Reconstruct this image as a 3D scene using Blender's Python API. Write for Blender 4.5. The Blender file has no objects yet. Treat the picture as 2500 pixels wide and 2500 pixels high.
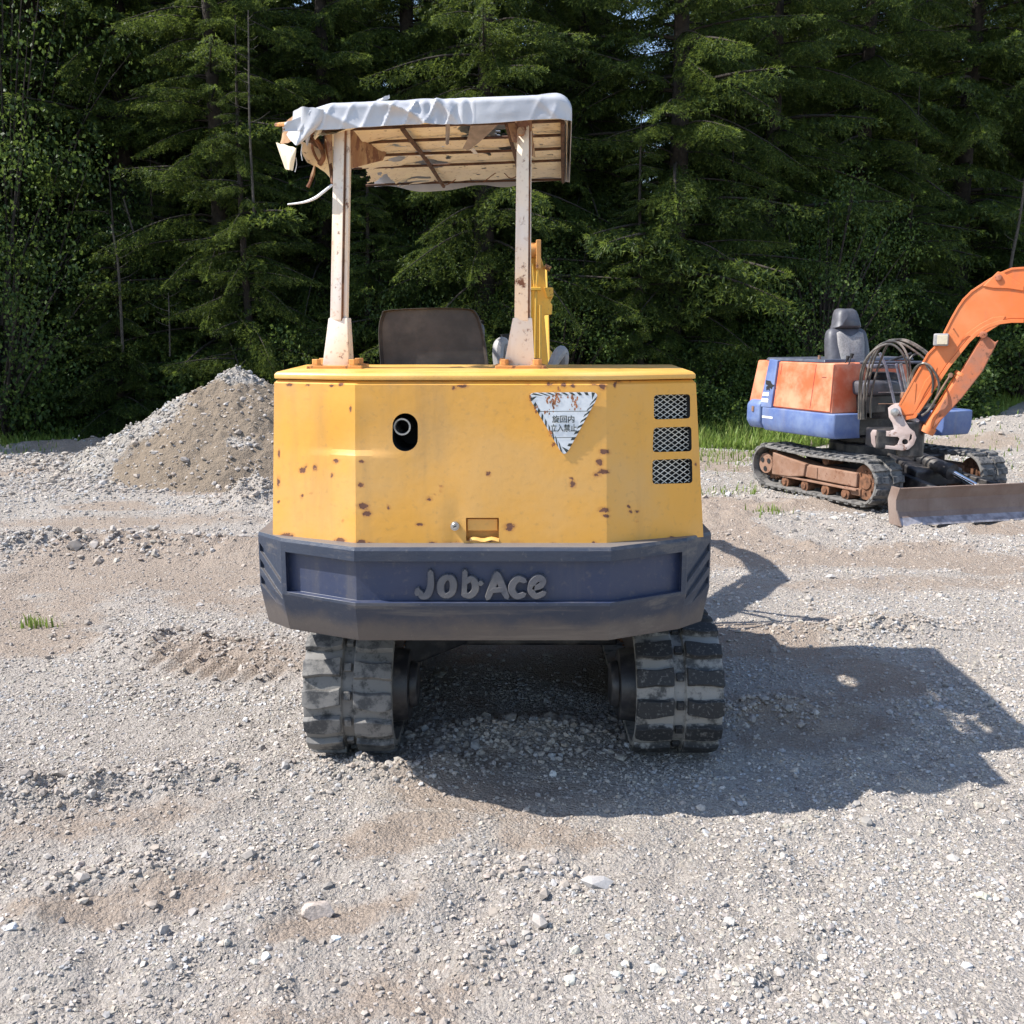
import bpy, bmesh, math, random
import numpy as np
from mathutils import Vector, Matrix, Euler
random.seed(7); RNG = np.random.default_rng(7)
sc = bpy.context.scene; COL = sc.collection
R = math.radians
# ---------------------------------------------------------------- camera
CAM_H = 1.575; TH = math.atan(450/2500)
cd = bpy.data.cameras.new('camera'); cam = bpy.data.objects.new('camera', cd); COL.objects.link(cam)
cd.sensor_width = 36; cd.lens = 36; cd.clip_end = 500; cd.clip_start = 0.05
cam.location = (0, 0, CAM_H); cam.rotation_euler = (math.pi/2-TH, 0, 0); sc.camera = cam
# ---------------------------------------------------------------- light
SUN_EL = R(50.6); SUN_AZ = R(6.5)      # light travels to +x, slightly away from the camera
sun = bpy.data.lights.new('sun', 'SUN'); so = bpy.data.objects.new('sun', sun); COL.objects.link(so)
sun.energy = 4.6; sun.angle = R(0.5); sun.color = (1, .955, .88)
ld = Vector((math.cos(SUN_EL)*math.cos(SUN_AZ), math.cos(SUN_EL)*math.sin(SUN_AZ), -math.sin(SUN_EL)))
so.rotation_euler = ld.to_track_quat('-Z', 'Y').to_euler(); so.location = (-10, -2, 15)
w = bpy.data.worlds.new('World'); sc.world = w; w.use_nodes = True
nt = w.node_tree; sky = nt.nodes.new('ShaderNodeTexSky'); sky.sky_type = 'NISHITA'; sky.sun_disc = False
sky.sun_elevation = SUN_EL; sky.sun_rotation = math.atan2(-ld.x, -ld.y); sky.air_density = 1.0; sky.dust_density = .6
bg = nt.nodes['Background']; nt.links.new(sky.outputs[0], bg.inputs[0]); bg.inputs[1].default_value = 0.145
sc.view_settings.view_transform = 'Standard'; sc.view_settings.look = 'None'
sc.view_settings.exposure = 0.86; sc.view_settings.gamma = 1
# ---------------------------------------------------------------- pixel helpers (points measured in the 2500 px photograph)
_c, _s = math.cos(TH), math.sin(TH)
def _ray(px, py):
    u = (px-1250)/2500.; v = (1250-py)/2500.
    return u, _c+v*_s, v*_c-_s
def atY(px, py, Y):
    r = _ray(px, py); t = Y/r[1]; return Vector((r[0]*t, Y, CAM_H+r[2]*t))
def atZ(px, py, z=0.):
    r = _ray(px, py); t = (z-CAM_H)/r[2]; return Vector((r[0]*t, r[1]*t, z))
def atPl(px, py, p0, n):
    r = Vector(_ray(px, py)); o = Vector((0, 0, CAM_H)); t = (Vector(p0)-o).dot(n)/r.dot(n); return o+r*t
def proj(p):
    x, y, z = p[0], p[1], p[2]-CAM_H; d = y*_c-z*_s; return 1250+2500*x/d, 1250-2500*(y*_s+z*_c)/d
# ---------------------------------------------------------------- noise
def _h(ix, iy, seed):
    n = (ix.astype(np.int64)*374761393+iy.astype(np.int64)*668265263+seed*974634777) & 0x7fffffff
    n = ((n ^ (n >> 13))*1274126177) & 0x7fffffff
    return ((n ^ (n >> 16)) & 0xffff)/65535.
def vnoise(x, y, seed=0):
    x = np.asarray(x, float); y = np.asarray(y, float)
    ix = np.floor(x); iy = np.floor(y); fx = x-ix; fy = y-iy; fx = fx*fx*(3-2*fx); fy = fy*fy*(3-2*fy)
    a = _h(ix, iy, seed); b = _h(ix+1, iy, seed); c = _h(ix, iy+1, seed); d = _h(ix+1, iy+1, seed)
    return (a*(1-fx)+b*fx)*(1-fy)+(c*(1-fx)+d*fx)*fy
def fbm(x, y, seed=0, o=4):
    s = 0; a = .5; t = 0
    for i in range(o): s = s+a*vnoise(x*2**i+i*17.3, y*2**i+i*9.1, seed+i); t += a; a *= .5
    return s/t
def sstep(a, b, x): t = np.clip((np.asarray(x, float)-a)/(b-a), 0, 1); return t*t*(3-2*t)
# ---------------------------------------------------------------- tagging
def tag(o, label=None, cat=None, group=None, kind=None):
    if label: o['label'] = label
    if cat: o['category'] = cat
    if group: o['group'] = group
    if kind: o['kind'] = kind
    return o
def empty(name, loc=(0, 0, 0), rz=0.):
    o = bpy.data.objects.new(name, None); COL.objects.link(o); o.location = loc; o.rotation_euler = (0, 0, rz); o.empty_display_size = .2
    return o
def link(name, me, parent=None):
    o = bpy.data.objects.new(name, me); COL.objects.link(o); o.parent = parent; return o
def npmesh(name, V, F, mats, k=4, smooth=False, midx=None, attrs=None):
    """fast mesh from arrays; F (n,k)"""
    V = np.asarray(V, np.float32); F = np.asarray(F, np.int32); me = bpy.data.meshes.new(name)
    me.vertices.add(len(V)); me.vertices.foreach_set('co', V.ravel())
    me.loops.add(F.size); me.loops.foreach_set('vertex_index', F.ravel())
    me.polygons.add(len(F)); me.polygons.foreach_set('loop_start', np.arange(0, F.size, F.shape[1], dtype=np.int32))
    me.polygons.foreach_set('loop_total', np.full(len(F), F.shape[1], np.int32))
    if midx is not None: me.polygons.foreach_set('material_index', np.asarray(midx, np.int32))
    me.polygons.foreach_set('use_smooth', np.full(len(F), smooth))
    for m in mats: me.materials.append(m)
    me.update(calc_edges=True)
    for nm, arr in (attrs or {}).items():
        arr = np.asarray(arr, np.float32)
        if arr.ndim == 1: a = me.attributes.new(nm, 'FLOAT', 'POINT'); a.data.foreach_set('value', arr)
        else: a = me.attributes.new(nm, 'FLOAT_COLOR', 'POINT'); a.data.foreach_set('color', np.c_[arr, np.ones(len(arr))].astype(np.float32).ravel())
    return me
# ---------------------------------------------------------------- mesh builder
class MB:
    def __init__(s): s.v = []; s.f = []; s.m = []; s.a = []; s.mi = 0; s.av = 0.
    def add(s, vs, fs):
        b = len(s.v); s.v += [Vector(p) for p in vs]; s.a += [s.av]*len(vs)
        s.f += [tuple(b+i for i in f) for f in fs]; s.m += [s.mi]*len(fs); return s
    def box(s, c, d, M=None):
        hx, hy, hz = d[0]/2, d[1]/2, d[2]/2
        p = [Vector((x, y, z)) for z in (-hz, hz) for y in (-hy, hy) for x in (-hx, hx)]
        if M is not None: p = [M @ q for q in p]
        return s.add([q+Vector(c) for q in p], [(0, 2, 3, 1), (4, 5, 7, 6), (0, 1, 5, 4), (2, 6, 7, 3), (0, 4, 6, 2), (1, 3, 7, 5)])
    def cbox(s, x0, x1, y0, y1, z0, z1): return s.box(((x0+x1)/2, (y0+y1)/2, (z0+z1)/2), (x1-x0, y1-y0, z1-z0))
    def loft(s, rings, cap=True, closed=True):
        n = len(rings[0]); vs = [p for r in rings for p in r]; fs = []
        for i in range(len(rings)-1):
            for j in range(n if closed else n-1):
                k = (j+1) % n; fs.append((i*n+j, i*n+k, (i+1)*n+k, (i+1)*n+j))
        if cap: fs.append(tuple(range(n-1, -1, -1))); fs.append(tuple((len(rings)-1)*n+j for j in range(n)))
        return s.add(vs, fs)
    def prism(s, poly, off): off = Vector(off); poly = [Vector(p) for p in poly]; return s.loft([poly, [p+off for p in poly]])
    def cyl(s, p0, p1, r0, r1=None, n=16, cap=True):
        p0 = Vector(p0); p1 = Vector(p1); r1 = r0 if r1 is None else r1; d = (p1-p0).normalized()
        a = d.orthogonal().normalized(); b = d.cross(a)
        rg = lambda p, r: [p+(a*math.cos(t)+b*math.sin(t))*r for t in [2*math.pi*i/n for i in range(n)]]
        return s.loft([rg(p0, r0), rg(p1, r1)], cap)
    def tube(s, pts, r, n=8, sm=0, cap=True):
        pts = [Vector(p) for p in pts]
        if sm: pts = smooth(pts, sm)
        rr = r if isinstance(r, (list, tuple)) else [r]*len(pts)
        if len(rr) != len(pts): rr = list(np.interp(np.linspace(0, 1, len(pts)), np.linspace(0, 1, len(rr)), rr))
        rings = []; up = None
        for i, p in enumerate(pts):
            d = (pts[min(i+1, len(pts)-1)]-pts[max(i-1, 0)]).normalized()
            if up is None: up = d.orthogonal().normalized()
            up = (up-d*up.dot(d)); up = up.normalized() if up.length > 1e-6 else d.orthogonal().normalized(); b = d.cross(up)
            rings.append([p+(up*math.cos(t)+b*math.sin(t))*rr[i] for t in [2*math.pi*k/n for k in range(n)]])
        return s.loft(rings, cap)
    def sheet(s, P):   # P[i][j] grid of points
        n = len(P[0]); fs = [(i*n+j, i*n+j+1, (i+1)*n+j+1, (i+1)*n+j) for i in range(len(P)-1) for j in range(n-1)]
        return s.add([p for r in P for p in r], fs)
    def mesh(s, name, mats, off=(0, 0, 0), smooth=False, bevel=0, seg=2, ang=30, solid=0, auto=35):
        off = Vector(off); me = bpy.data.meshes.new(name); me.from_pydata([tuple(p-off) for p in s.v], [], s.f)
        for m in (mats if isinstance(mats, (list, tuple)) else [mats]): me.materials.append(m)
        me.polygons.foreach_set('material_index', s.m)
        a = me.attributes.new('mask', 'FLOAT', 'POINT'); a.data.foreach_set('value', s.a)
        bm = bmesh.new(); bm.from_mesh(me); bmesh.ops.recalc_face_normals(bm, faces=bm.faces); bm.to_mesh(me); bm.free()
        if bevel or solid:
            ms = []
            if solid: ms.append(('SOLIDIFY', dict(thickness=solid, offset=0)))
            if bevel: ms.append(('BEVEL', dict(width=bevel, segments=seg, limit_method='ANGLE', angle_limit=R(ang), use_clamp_overlap=True)))
            me = modmesh(me, ms)
        if smooth:
            me.polygons.foreach_set('use_smooth', [True]*len(me.polygons)); me.set_sharp_from_angle(angle=R(auto))
        return me
    def build(s, name, mats, parent=None, **k): return link(name, s.mesh(name, mats, **k), parent)
def modmesh(me, mods, cutters=()):
    o = bpy.data.objects.new('tmp', me); COL.objects.link(o); tmp = [o]
    for c in cutters:
        q = bpy.data.objects.new('tmp', c); COL.objects.link(q); tmp.append(q)
        m = o.modifiers.new('b', 'BOOLEAN'); m.operation = 'DIFFERENCE'; m.solver = 'EXACT'; m.object = q
        try: m.material_mode = 'TRANSFER'
        except Exception: pass
    for t, kw in mods:
        m = o.modifiers.new(t, t)
        for k, v in kw.items(): setattr(m, k, v)
    dg = bpy.context.evaluated_depsgraph_get(); r = bpy.data.meshes.new_from_object(o.evaluated_get(dg)); nm = me.name
    for q in tmp: bpy.data.objects.remove(q)
    r.name = nm; return r
def smooth(pts, k):
    P = [Vector(p) for p in pts]; out = []
    for i in range(len(P)-1):
        a = P[max(i-1, 0)]; b = P[i]; c = P[i+1]; d = P[min(i+2, len(P)-1)]
        for j in range(k):
            t = j/k; out.append(.5*((2*b)+(c-a)*t+(2*a-5*b+4*c-d)*t*t+(3*b-a-3*c+d)*t**3))
    out.append(P[-1]); return out
def rpoly(pts, r, n=4):
    """round the corners of a planar polygon"""
    pts = [Vector(p) for p in pts]; out = []; N = len(pts)
    for i in range(N):
        p = pts[i]; a = (pts[i-1]-p); b = (pts[(i+1) % N]-p); q = min(r, a.length*.45, b.length*.45)
        A = p+a.normalized()*q; B = p+b.normalized()*q
        for k in range(n+1): t = k/n; out.append(A*(1-t)**2+p*2*t*(1-t)+B*t*t)
    return out
# ---------------------------------------------------------------- materials
class NT:
    def __init__(s, name):
        s.m = bpy.data.materials.new(name); s.m.use_nodes = True; s.t = s.m.node_tree; s.b = s.t.nodes['Principled BSDF']; s._tc = None
    def n(s, t, **k):
        x = s.t.nodes.new(t)
        for a, v in k.items(): setattr(x, a, v)
        return x
    def tc(s):
        if not s._tc: s._tc = s.n('ShaderNodeTexCoord').outputs['Object']
        return s._tc
    def put(s, sock, v):
        if hasattr(v, 'is_output') or isinstance(v, bpy.types.NodeSocket): s.t.links.new(v, sock)
        else: sock.default_value = (*v, 1) if isinstance(v, (tuple, list)) and len(v) == 3 and sock.type == 'RGBA' else v
    def noise(s, sc=5, det=4, rough=.55, stretch=None, dist=0, col=False):
        x = s.n('ShaderNodeTexNoise'); x.inputs['Scale'].default_value = sc; x.inputs['Detail'].default_value = det
        x.inputs['Roughness'].default_value = rough; x.inputs['Distortion'].default_value = dist
        if stretch: mp = s.n('ShaderNodeMapping'); mp.inputs['Scale'].default_value = stretch; s.t.links.new(s.tc(), mp.inputs[0]); s.t.links.new(mp.outputs[0], x.inputs[0])
        else: s.t.links.new(s.tc(), x.inputs[0])
        return x.outputs[1 if col else 0]
    def vor(s, sc=5, feat='F1', col=True, rnd=1):
        x = s.n('ShaderNodeTexVoronoi', feature=feat); x.inputs['Scale'].default_value = sc; x.inputs['Randomness'].default_value = rnd
        s.t.links.new(s.tc(), x.inputs[0]); return x.outputs['Color'] if col else x.outputs['Distance']
    def ramp(s, v, a, b, lo=0., hi=1.):
        x = s.n('ShaderNodeMapRange', interpolation_type='SMOOTHSTEP'); s.put(x.inputs[0], v)
        for i, q in enumerate((a, b, lo, hi)): x.inputs[i+1].default_value = q
        return x.outputs[0]
    def mix(s, f, a, b, mode='MIX'):
        x = s.n('ShaderNodeMix', data_type='RGBA', blend_type=mode); s.put(x.inputs[0], f); s.put(x.inputs[6], a); s.put(x.inputs[7], b); return x.outputs[2]
    def math(s, op, a, b=0.):
        x = s.n('ShaderNodeMath', operation=op); s.put(x.inputs[0], a); s.put(x.inputs[1], b); return x.outputs[0]
    def attr(s, name, col=False): return s.n('ShaderNodeAttribute', attribute_name=name).outputs['Color' if col else 'Fac']
    def bump(s, h, d=.01, st=1.):
        x = s.n('ShaderNodeBump'); x.inputs['Distance'].default_value = d; x.inputs['Strength'].default_value = st; s.put(x.inputs['Height'], h); s.t.links.new(x.outputs[0], s.b.inputs['Normal'])
    def out(s, col=None, rough=None, metal=0., spec=None, coat=0):
        if col is not None: s.put(s.b.inputs['Base Color'], col)
        if rough is not None: s.put(s.b.inputs['Roughness'], rough)
        s.put(s.b.inputs['Metallic'], metal)
        if spec is not None: s.b.inputs['Specular IOR Level'].default_value = spec
        if coat: s.b.inputs['Coat Weight'].default_value = coat
        return s.m
def rust_col(N): return N.mix(N.noise(60, 4), (.10, .042, .028), (.24, .11, .065))
def paint(name, base, faded, dirt=(.16, .12, .09), dirtamt=.3, rustamt=0., rough=.42, fs=3., edge=None):
    N = NT(name); c = N.mix(N.ramp(N.noise(fs, 5, .6), .35, .7), base, faded)
    st = N.noise(7, 5, .6, (1, 1, .12)); c = N.mix(N.ramp(st, .5, .8, 0, dirtamt), c, dirt)
    c = N.mix(N.ramp(N.noise(55, 3), .55, .8, 0, dirtamt*.6), c, dirt)
    a = N.attr('mask'); nz = N.noise(85, 5, .75)
    v = N.math('ADD', a, N.math('MULTIPLY', N.math('SUBTRACT', nz, .5), 1.3))
    c = N.mix(N.ramp(N.math('ADD', a, N.math('MULTIPLY', N.math('SUBTRACT', nz, .5), .5)), .16, .60, 0, .42), c, (.42, .13, .035)); rc = rust_col(N)
    core = N.ramp(v, .62, .68); c = N.mix(core, c, rc); rr = core
    if rustamt:
        g = N.ramp(N.noise(13, 7, .72), 1-rustamt-.03, 1-rustamt+.05); c = N.mix(g, c, rc); rr = N.math('MAXIMUM', core, g)
    N.bump(N.math('SUBTRACT', N.noise(40, 4), N.math('MULTIPLY', rr, .8)), .0012, .6)
    return N.out(c, N.math('ADD', N.math('MULTIPLY', rr, .4), N.ramp(N.noise(9, 4), .3, .7, rough-.06, rough+.14)))
def plain(name, col, rough=.6, metal=0., var=.35, sc=30, bump=.0008, dust=None, spec=None):
    N = NT(name); c = N.mix(N.ramp(N.noise(sc, 5, .6), .3, .7), tuple(x*(1-var) for x in col), tuple(min(1, x*(1+var)) for x in col))
    if dust: c = N.mix(N.ramp(N.noise(6, 6, .65), .45, .72, 0, dust), c, (.30, .26, .22))
    N.bump(N.noise(sc*3, 4), bump, .6); return N.out(c, rough, metal, spec)
M = {}
M['yellow'] = paint('yellow_paint', (.76, .365, .055), (.70, .38, .11), dirtamt=.34, rustamt=.255)
M['yellow_top'] = paint('yellow_lid_paint', (.76, .40, .085), (.76, .46, .15), dirtamt=.25, rustamt=.29, rough=.35)
M['boomyellow'] = paint('boom_paint', (.72, .40, .05), (.62, .36, .07), dirtamt=.35, rustamt=.34)
M['rustyellow'] = paint('rusty_plate_paint', (.62, .30, .08), (.5, .22, .07), dirtamt=.4, rustamt=.44)
def navymat():
    N = NT('counterweight_paint'); c = N.mix(N.ramp(N.noise(4, 5, .6), .35, .7), (.024, .034, .060), (.042, .048, .068))
    sp = N.n('ShaderNodeSeparateXYZ'); N.t.links.new(N.tc(), sp.inputs[0]); z = sp.outputs[2]
    low_brown = N.math('ADD', N.ramp(z, .60, .74, .85, .0), N.math('MULTIPLY', N.math('SUBTRACT', N.noise(6, 6, .65), .5), 1.3)); c = N.mix(N.ramp(low_brown, .1, .7, 0, .75), c, (.13, .105, .088))  # browner towards the bottom edge, broken up by noise
    c = N.mix(N.ramp(N.noise(9, 6, .7, (.12, 1, 1.6)), .52, .7, 0, .5), c, (.19, .165, .14)); c = N.mix(N.ramp(N.noise(70, 3), .62, .76, 0, .22), c, (.2, .18, .15))
    g = N.n('ShaderNodeNewGeometry'); up = N.n('ShaderNodeSeparateXYZ'); N.t.links.new(g.outputs['Normal'], up.inputs[0]); c = N.mix(N.ramp(up.outputs[2], .6, .95, 0, .55), c, (.24, .21, .185))
    N.bump(N.noise(60, 5, .7), .0018, .7); return N.out(c, N.ramp(N.noise(10, 4), .3, .7, .38, .6))
M['navy'] = navymat()
M['navyblue'] = paint('recess_blue_paint', (.028, .039, .084), (.045, .055, .095), dirt=(.14, .125, .11), dirtamt=.6, rough=.42)
M['navywear'] = paint('worn_lettering', (.085, .085, .10), (.14, .13, .125), dirt=(.2, .18, .15), dirtamt=.5, rough=.45)
M['cream'] = paint('cream_post_paint', (.78, .64, .48), (.66, .62, .60), dirt=(.34, .15, .055), dirtamt=1.0, rustamt=.375, rough=.5, fs=2.2)
M['rustcream'] = paint('rusty_bracket_paint', (.40, .26, .14), (.24, .11, .05), dirt=(.16, .07, .035), dirtamt=.7, rustamt=.47, rough=.7, fs=8)
M['rust2'] = paint('rusty_track_frame', (.22, .115, .07), (.28, .17, .12), dirt=(.12, .07, .05), dirtamt=.6, rustamt=.40, rough=.75, fs=9)
M['pin'] = plain('pin_orange', (.36, .12, .06), .6, 0, .4)
M['greymetal'] = plain('grey_blue_metal', (.20, .20, .25), .45, .2, .4, 18, dust=.3)
M['steel2'] = plain('scuffed_steel', (.32, .31, .33), .4, .5, .4, 16)
M['rust'] = plain('rusty_steel', (.15, .068, .035), .85, 0, .55, 22)
M['darkrust'] = plain('dark_rusty_bar', (.085, .042, .025), .85, 0, .5, 30)
M['black'] = plain('black_and_pocket_shade', (.012, .012, .013), .7, 0, .3)
M['blackpaint'] = plain('black_chassis_paint', (.016, .016, .02), .45, 0, .4, 18, dust=.35)
M['plastic'] = plain('seat_back_plastic', (.045, .036, .032), .5, 0, .3, 14, dust=.18)
M['seatvinyl'] = plain('grey_seat_vinyl', (.075, .075, .088), .5, 0, .2, 20, dust=.1)
M['seatcloth'] = plain('grey_seat_cloth', (.27, .26, .255), .9, 0, .2, 60)
M['plastic2'] = plain('dusty_sheet', (.30, .25, .22), .7, 0, .3, 12)
M['meshwire'] = plain('pale_wire', (.62, .58, .50), .5, 0, .2)
M['greyplastic'] = plain('armrest_grey', (.30, .29, .29), .55, 0, .15, 20, dust=.2)
M['steel'] = plain('worn_steel', (.45, .44, .43), .35, .8, .3)
M['chrome'] = plain('chrome_rod', (.8, .8, .82), .12, 1., .05)
M['orange'] = paint('orange_boom_paint', (.68, .155, .035), (.66, .22, .08), dirtamt=.4, rustamt=.30, rough=.4, fs=1.6)
M['orangewear'] = paint('worn_orange_guard', (.50, .14, .05), (.34, .14, .085), dirt=(.14, .08, .05), dirtamt=.6, rustamt=.42, rough=.55, fs=5)
M['orangefade'] = paint('faded_orange_panel', (.62, .115, .04), (.70, .29, .17), dirtamt=.3, rustamt=.27, rough=.55, fs=4.2)
M['blue'] = paint('faded_blue_paint', (.085, .135, .32), (.17, .23, .40), dirt=(.25, .22, .20), dirtamt=.5, rustamt=.27, rough=.45, fs=5)
M['slate'] = plain('slate_rail_paint', (.06, .07, .10), .45, 0, .3, 10, dust=.3)
M['white'] = plain('white_stripe', (.75, .75, .76), .5, 0, .08)
M['primer'] = paint('bracket_primer', (.42, .32, .29), (.52, .44, .42), dirt=(.2, .1, .07), dirtamt=.5, rustamt=.4, rough=.6, fs=7)
M['blade'] = paint('rusty_blade', (.19, .13, .105), (.24, .185, .16), dirt=(.12, .075, .055), dirtamt=.7, rustamt=.33, rough=.6, fs=4)
M['hose'] = plain('hose_rubber', (.05, .047, .042), .35, 0, .3, dust=.8)
M['lamp'] = plain('lamp_lens', (.55, .48, .36), .15, 0, .1)
# rubber: mask 0 = dusty base, 1 = lug top
def rubber(name, lo, hi, dust, amt):
    N = NT(name); a = N.attr('mask'); c = N.mix(N.ramp(a, .2, .9), lo, hi)
    v = N.math('ADD', N.noise(14, 6, .7), N.math('MULTIPLY', a, -amt)); c = N.mix(N.ramp(v, .36, .52, 0, .9), c, dust)
    c = N.mix(N.ramp(N.noise(90, 3), .55, .75, 0, .45), c, dust); N.bump(N.noise(80, 4), .0015, .7); return N.out(c, .72)
M['rubber'] = rubber('track_rubber', (.05, .05, .05), (.018, .018, .019), (.27, .255, .235), .22)
M['rubber2'] = rubber('sunlit_track_rubber', (.03, .03, .03), (.055, .055, .057), (.19, .18, .17), .06)  # paler lug tops: sunlight on the tread is put into the colour
def fabric():
    N = NT('vinyl_cover'); c = N.mix(N.ramp(N.noise(4, 5, .6), .35, .7), (.42, .42, .445), (.56, .555, .57))
    c = N.mix(N.ramp(N.noise(12, 5, .65, (1, 1, .3)), .62, .82, 0, .5), c, (.32, .25, .18)); N.bump(N.noise(35, 4), .002, .4); return N.out(c, .3)
M['vinyl'] = fabric()
def lining():
    N = NT('canopy_lining'); c = N.mix(N.ramp(N.noise(5, 5, .6), .3, .7), (.84, .73, .50), (.74, .64, .48))
    c = N.mix(N.ramp(N.noise(9, 6, .7), .56, .74, 0, .6), c, (.40, .25, .13)); c = N.mix(N.ramp(N.noise(48, 4), .6, .7, 0, .7), c, (.12, .06, .03))
    N.bump(N.noise(16, 4), .006, .5); return N.out(c, .85)
M['lining'] = lining()
# ground
def gravel_mat(name, a, b, brown, sc=1.):
    N = NT(name); d = N.attr('dirt')
    g = N.mix(N.ramp(N.noise(1.3, 5, .6), .3, .7), a, b)
    cell = N.vor(95*sc); sep = N.n('ShaderNodeSeparateColor'); N.t.links.new(cell, sep.inputs[0])
    g = N.mix(N.ramp(sep.outputs[0], 0, 1, 0, .75), g, N.mix(sep.outputs[1], tuple(x*.55 for x in a), (.50, .46, .41)))
    c2 = N.vor(260*sc); s2 = N.n('ShaderNodeSeparateColor'); N.t.links.new(c2, s2.inputs[0])
    g = N.mix(N.ramp(s2.outputs[0], .2, 1, 0, .5), g, N.mix(s2.outputs[1], tuple(x*.5 for x in b), (.48, .44, .39)))
    br = N.mix(N.ramp(N.noise(110, 5, .7), .35, .65), tuple(x*.8 for x in brown), tuple(x*1.25 for x in brown))
    v = N.math('ADD', d, N.math('MULTIPLY', N.math('SUBTRACT', N.noise(9, 7, .75), .5), 1.5))
    c = N.mix(N.ramp(v, .35, .8, 0, .82), g, br)
    dst = N.vor(95*sc, col=False); d2 = N.vor(260*sc, col=False); d3 = N.vor(34*sc, col=False)
    h = N.math('ADD', N.math('MULTIPLY', dst, -1.), N.math('ADD', N.math('MULTIPLY', d2, -.35), N.math('MULTIPLY', d3, -1.2)))
    h = N.math('ADD', h, N.math('MULTIPLY', N.noise(40, 6, .75), 2.2)); N.bump(h, .011, .9)
    return N.out(c, .95, spec=.2)
M['gravel'] = gravel_mat('gravel_ground', (.36, .318, .285), (.45, .405, .368), (.315, .25, .20))
M['pile'] = gravel_mat('pile_earth', (.30, .275, .25), (.37, .335, .30), (.205, .155, .108), .8)
def stonemat():
    N = NT('crushed_stone'); c = N.attr('col', True); c = N.mix(N.ramp(N.noise(120, 4, .6), .3, .7, 0, .35), c, (.22, .20, .18), 'MIX')
    N.bump(N.noise(160, 4), .001, .6); return N.out(c, .9, spec=.25)
M['stone'] = stonemat()
# vegetation
def leafmat(name, dark, light, tip, tr=.3, rough=.5):
    N = NT(name); a = N.attr('col', True); sp = N.n('ShaderNodeSeparateColor'); N.t.links.new(a, sp.inputs[0])
    c = N.mix(sp.outputs[0], dark, light); c = N.mix(sp.outputs[1], c, tip)
    oi = N.n('ShaderNodeObjectInfo').outputs['Random']; c = N.mix(N.ramp(oi, 0, 1, 0, .35), c, dark)
    N.put(N.b.inputs['Base Color'], c); N.b.inputs['Roughness'].default_value = rough; N.b.inputs['Specular IOR Level'].default_value = .22
    t = N.n('ShaderNodeBsdfTranslucent'); N.t.links.new(N.mix(.5, c, tip), t.inputs[0]); mx = N.n('ShaderNodeMixShader'); mx.inputs[0].default_value = tr
    N.t.links.new(N.b.outputs[0], mx.inputs[1]); N.t.links.new(t.outputs[0], mx.inputs[2]); N.t.links.new(mx.outputs[0], N.t.nodes['Material Output'].inputs[0])
    return N.m
M['needle'] = leafmat('spruce_needles', (.017, .034, .012), (.052, .088, .021), (.36, .46, .08), .32)
M['leaf'] = leafmat('broad_leaves', (.023, .047, .016), (.058, .10, .025), (.26, .36, .07), .34, .5)
M['grassm'] = leafmat('grass_blades', (.12, .19, .035), (.22, .33, .06), (.42, .46, .16), .4)
M['bark'] = plain('bark', (.032, .025, .02), .95, 0, .45, 14, .01)
M['deadwood'] = plain('dead_twig', (.065, .055, .045), .9, 0, .3)
# ---------------------------------------------------------------- ground
def G(x, y):
    x = np.asarray(x, float); y = np.asarray(y, float)
    near = np.exp(-((x/1.2)**2+((y-4.4)/1.6)**2)**2)            # level under the tracks
    bump = .035*(fbm(x*.9, y*.9, 3)-.5)*2+.016*(fbm(x*4, y*4, 5)-.5)*2
    rough = sstep(.50, .66, fbm(x*.55+9, y*.8+2, 31)); bump = bump+rough*.085*(fbm(x*9, y*9, 8, 3)-.42)+.006*(fbm(x*22, y*22, 12, 2)-.5)
    def hill(cx, cy, rx, ry, h, rot=0., sd=1):
        c, s = math.cos(rot), math.sin(rot); u = ((x-cx)*c+(y-cy)*s)/rx; v = (-(x-cx)*s+(y-cy)*c)/ry
        return 1.35*h*np.exp(-(u*u+v*v))*(.25+1.4*fbm(x*13, y*13, sd, 4))
    z = bump*(1-.85*near)
    z = z+hill(-.50, 3.43, .22, .055, .05, -.15, 4)+hill(-.27, 3.5, .09, .06, .035, 0, 6)+hill(-1.55, 3.25, .55, .10, .06, .35, 9)
    z = z+hill(-2.1, 3.45, .3, .08, .04, .2, 19)+hill(.0, 3.8, .45, .14, .035, .1, 12)+hill(1.05, 4.0, .25, .10, .05, .2, 13)+hill(-1.1, 2.75, .35, .07, .03, .3, 14)
    z = z+hill(1.9, 5.2, .5, .12, .06, .1, 21)+hill(-1.6, 4.9, .5, .16, .05, -.2, 22)+hill(-3.2, 7.3, 1.1, .3, .09, .1, 23)+hill(-1.7, 7.2, .6, .2, .06, .1, 24)
    z = z+hill(-5.4, 11.8, 1.6, .6, .07, 0, 25)+hill(-4.4, 13.2, 2.4, .35, .14, 0, 26)+hill(-4.1, 10.7, .7, .4, .06, 0, 27)
    z = z+hill(-2.3, 9.2, .35, .3, .14, 0, 28)+.04*np.exp(-((y-6.3)/.5)**2)*np.exp(-((x-2.6)/1.6)**2)*fbm(x*6, y*6, 29)
    z = z+.55*sstep(11, 19, y)*sstep(4, 9, x)+.25*sstep(14.5, 22, y)
    z = z+(.34+.05*(fbm(x*4, y*4, 30)-.5))*np.exp(-((x-6.9)/1.8)**2-((y-13.6)/.9)**2)
    u = (x+1.45)*.93+(y-4.62)*-.36; v = (x+1.45)*.36+(y-4.62)*.93
    z = z+.014*np.exp(-(u/.48)**4-(v/.15)**4)*np.sign(np.sin(u*62+v*9))*.9
    z = z-.012*np.exp(-((np.abs(x)-.6)/.22)**4)*np.exp(-((y-4.3)/.9)**4)
    return z
def Gz(x, y): return float(G(np.array([x]), np.array([y]))[0])
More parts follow.
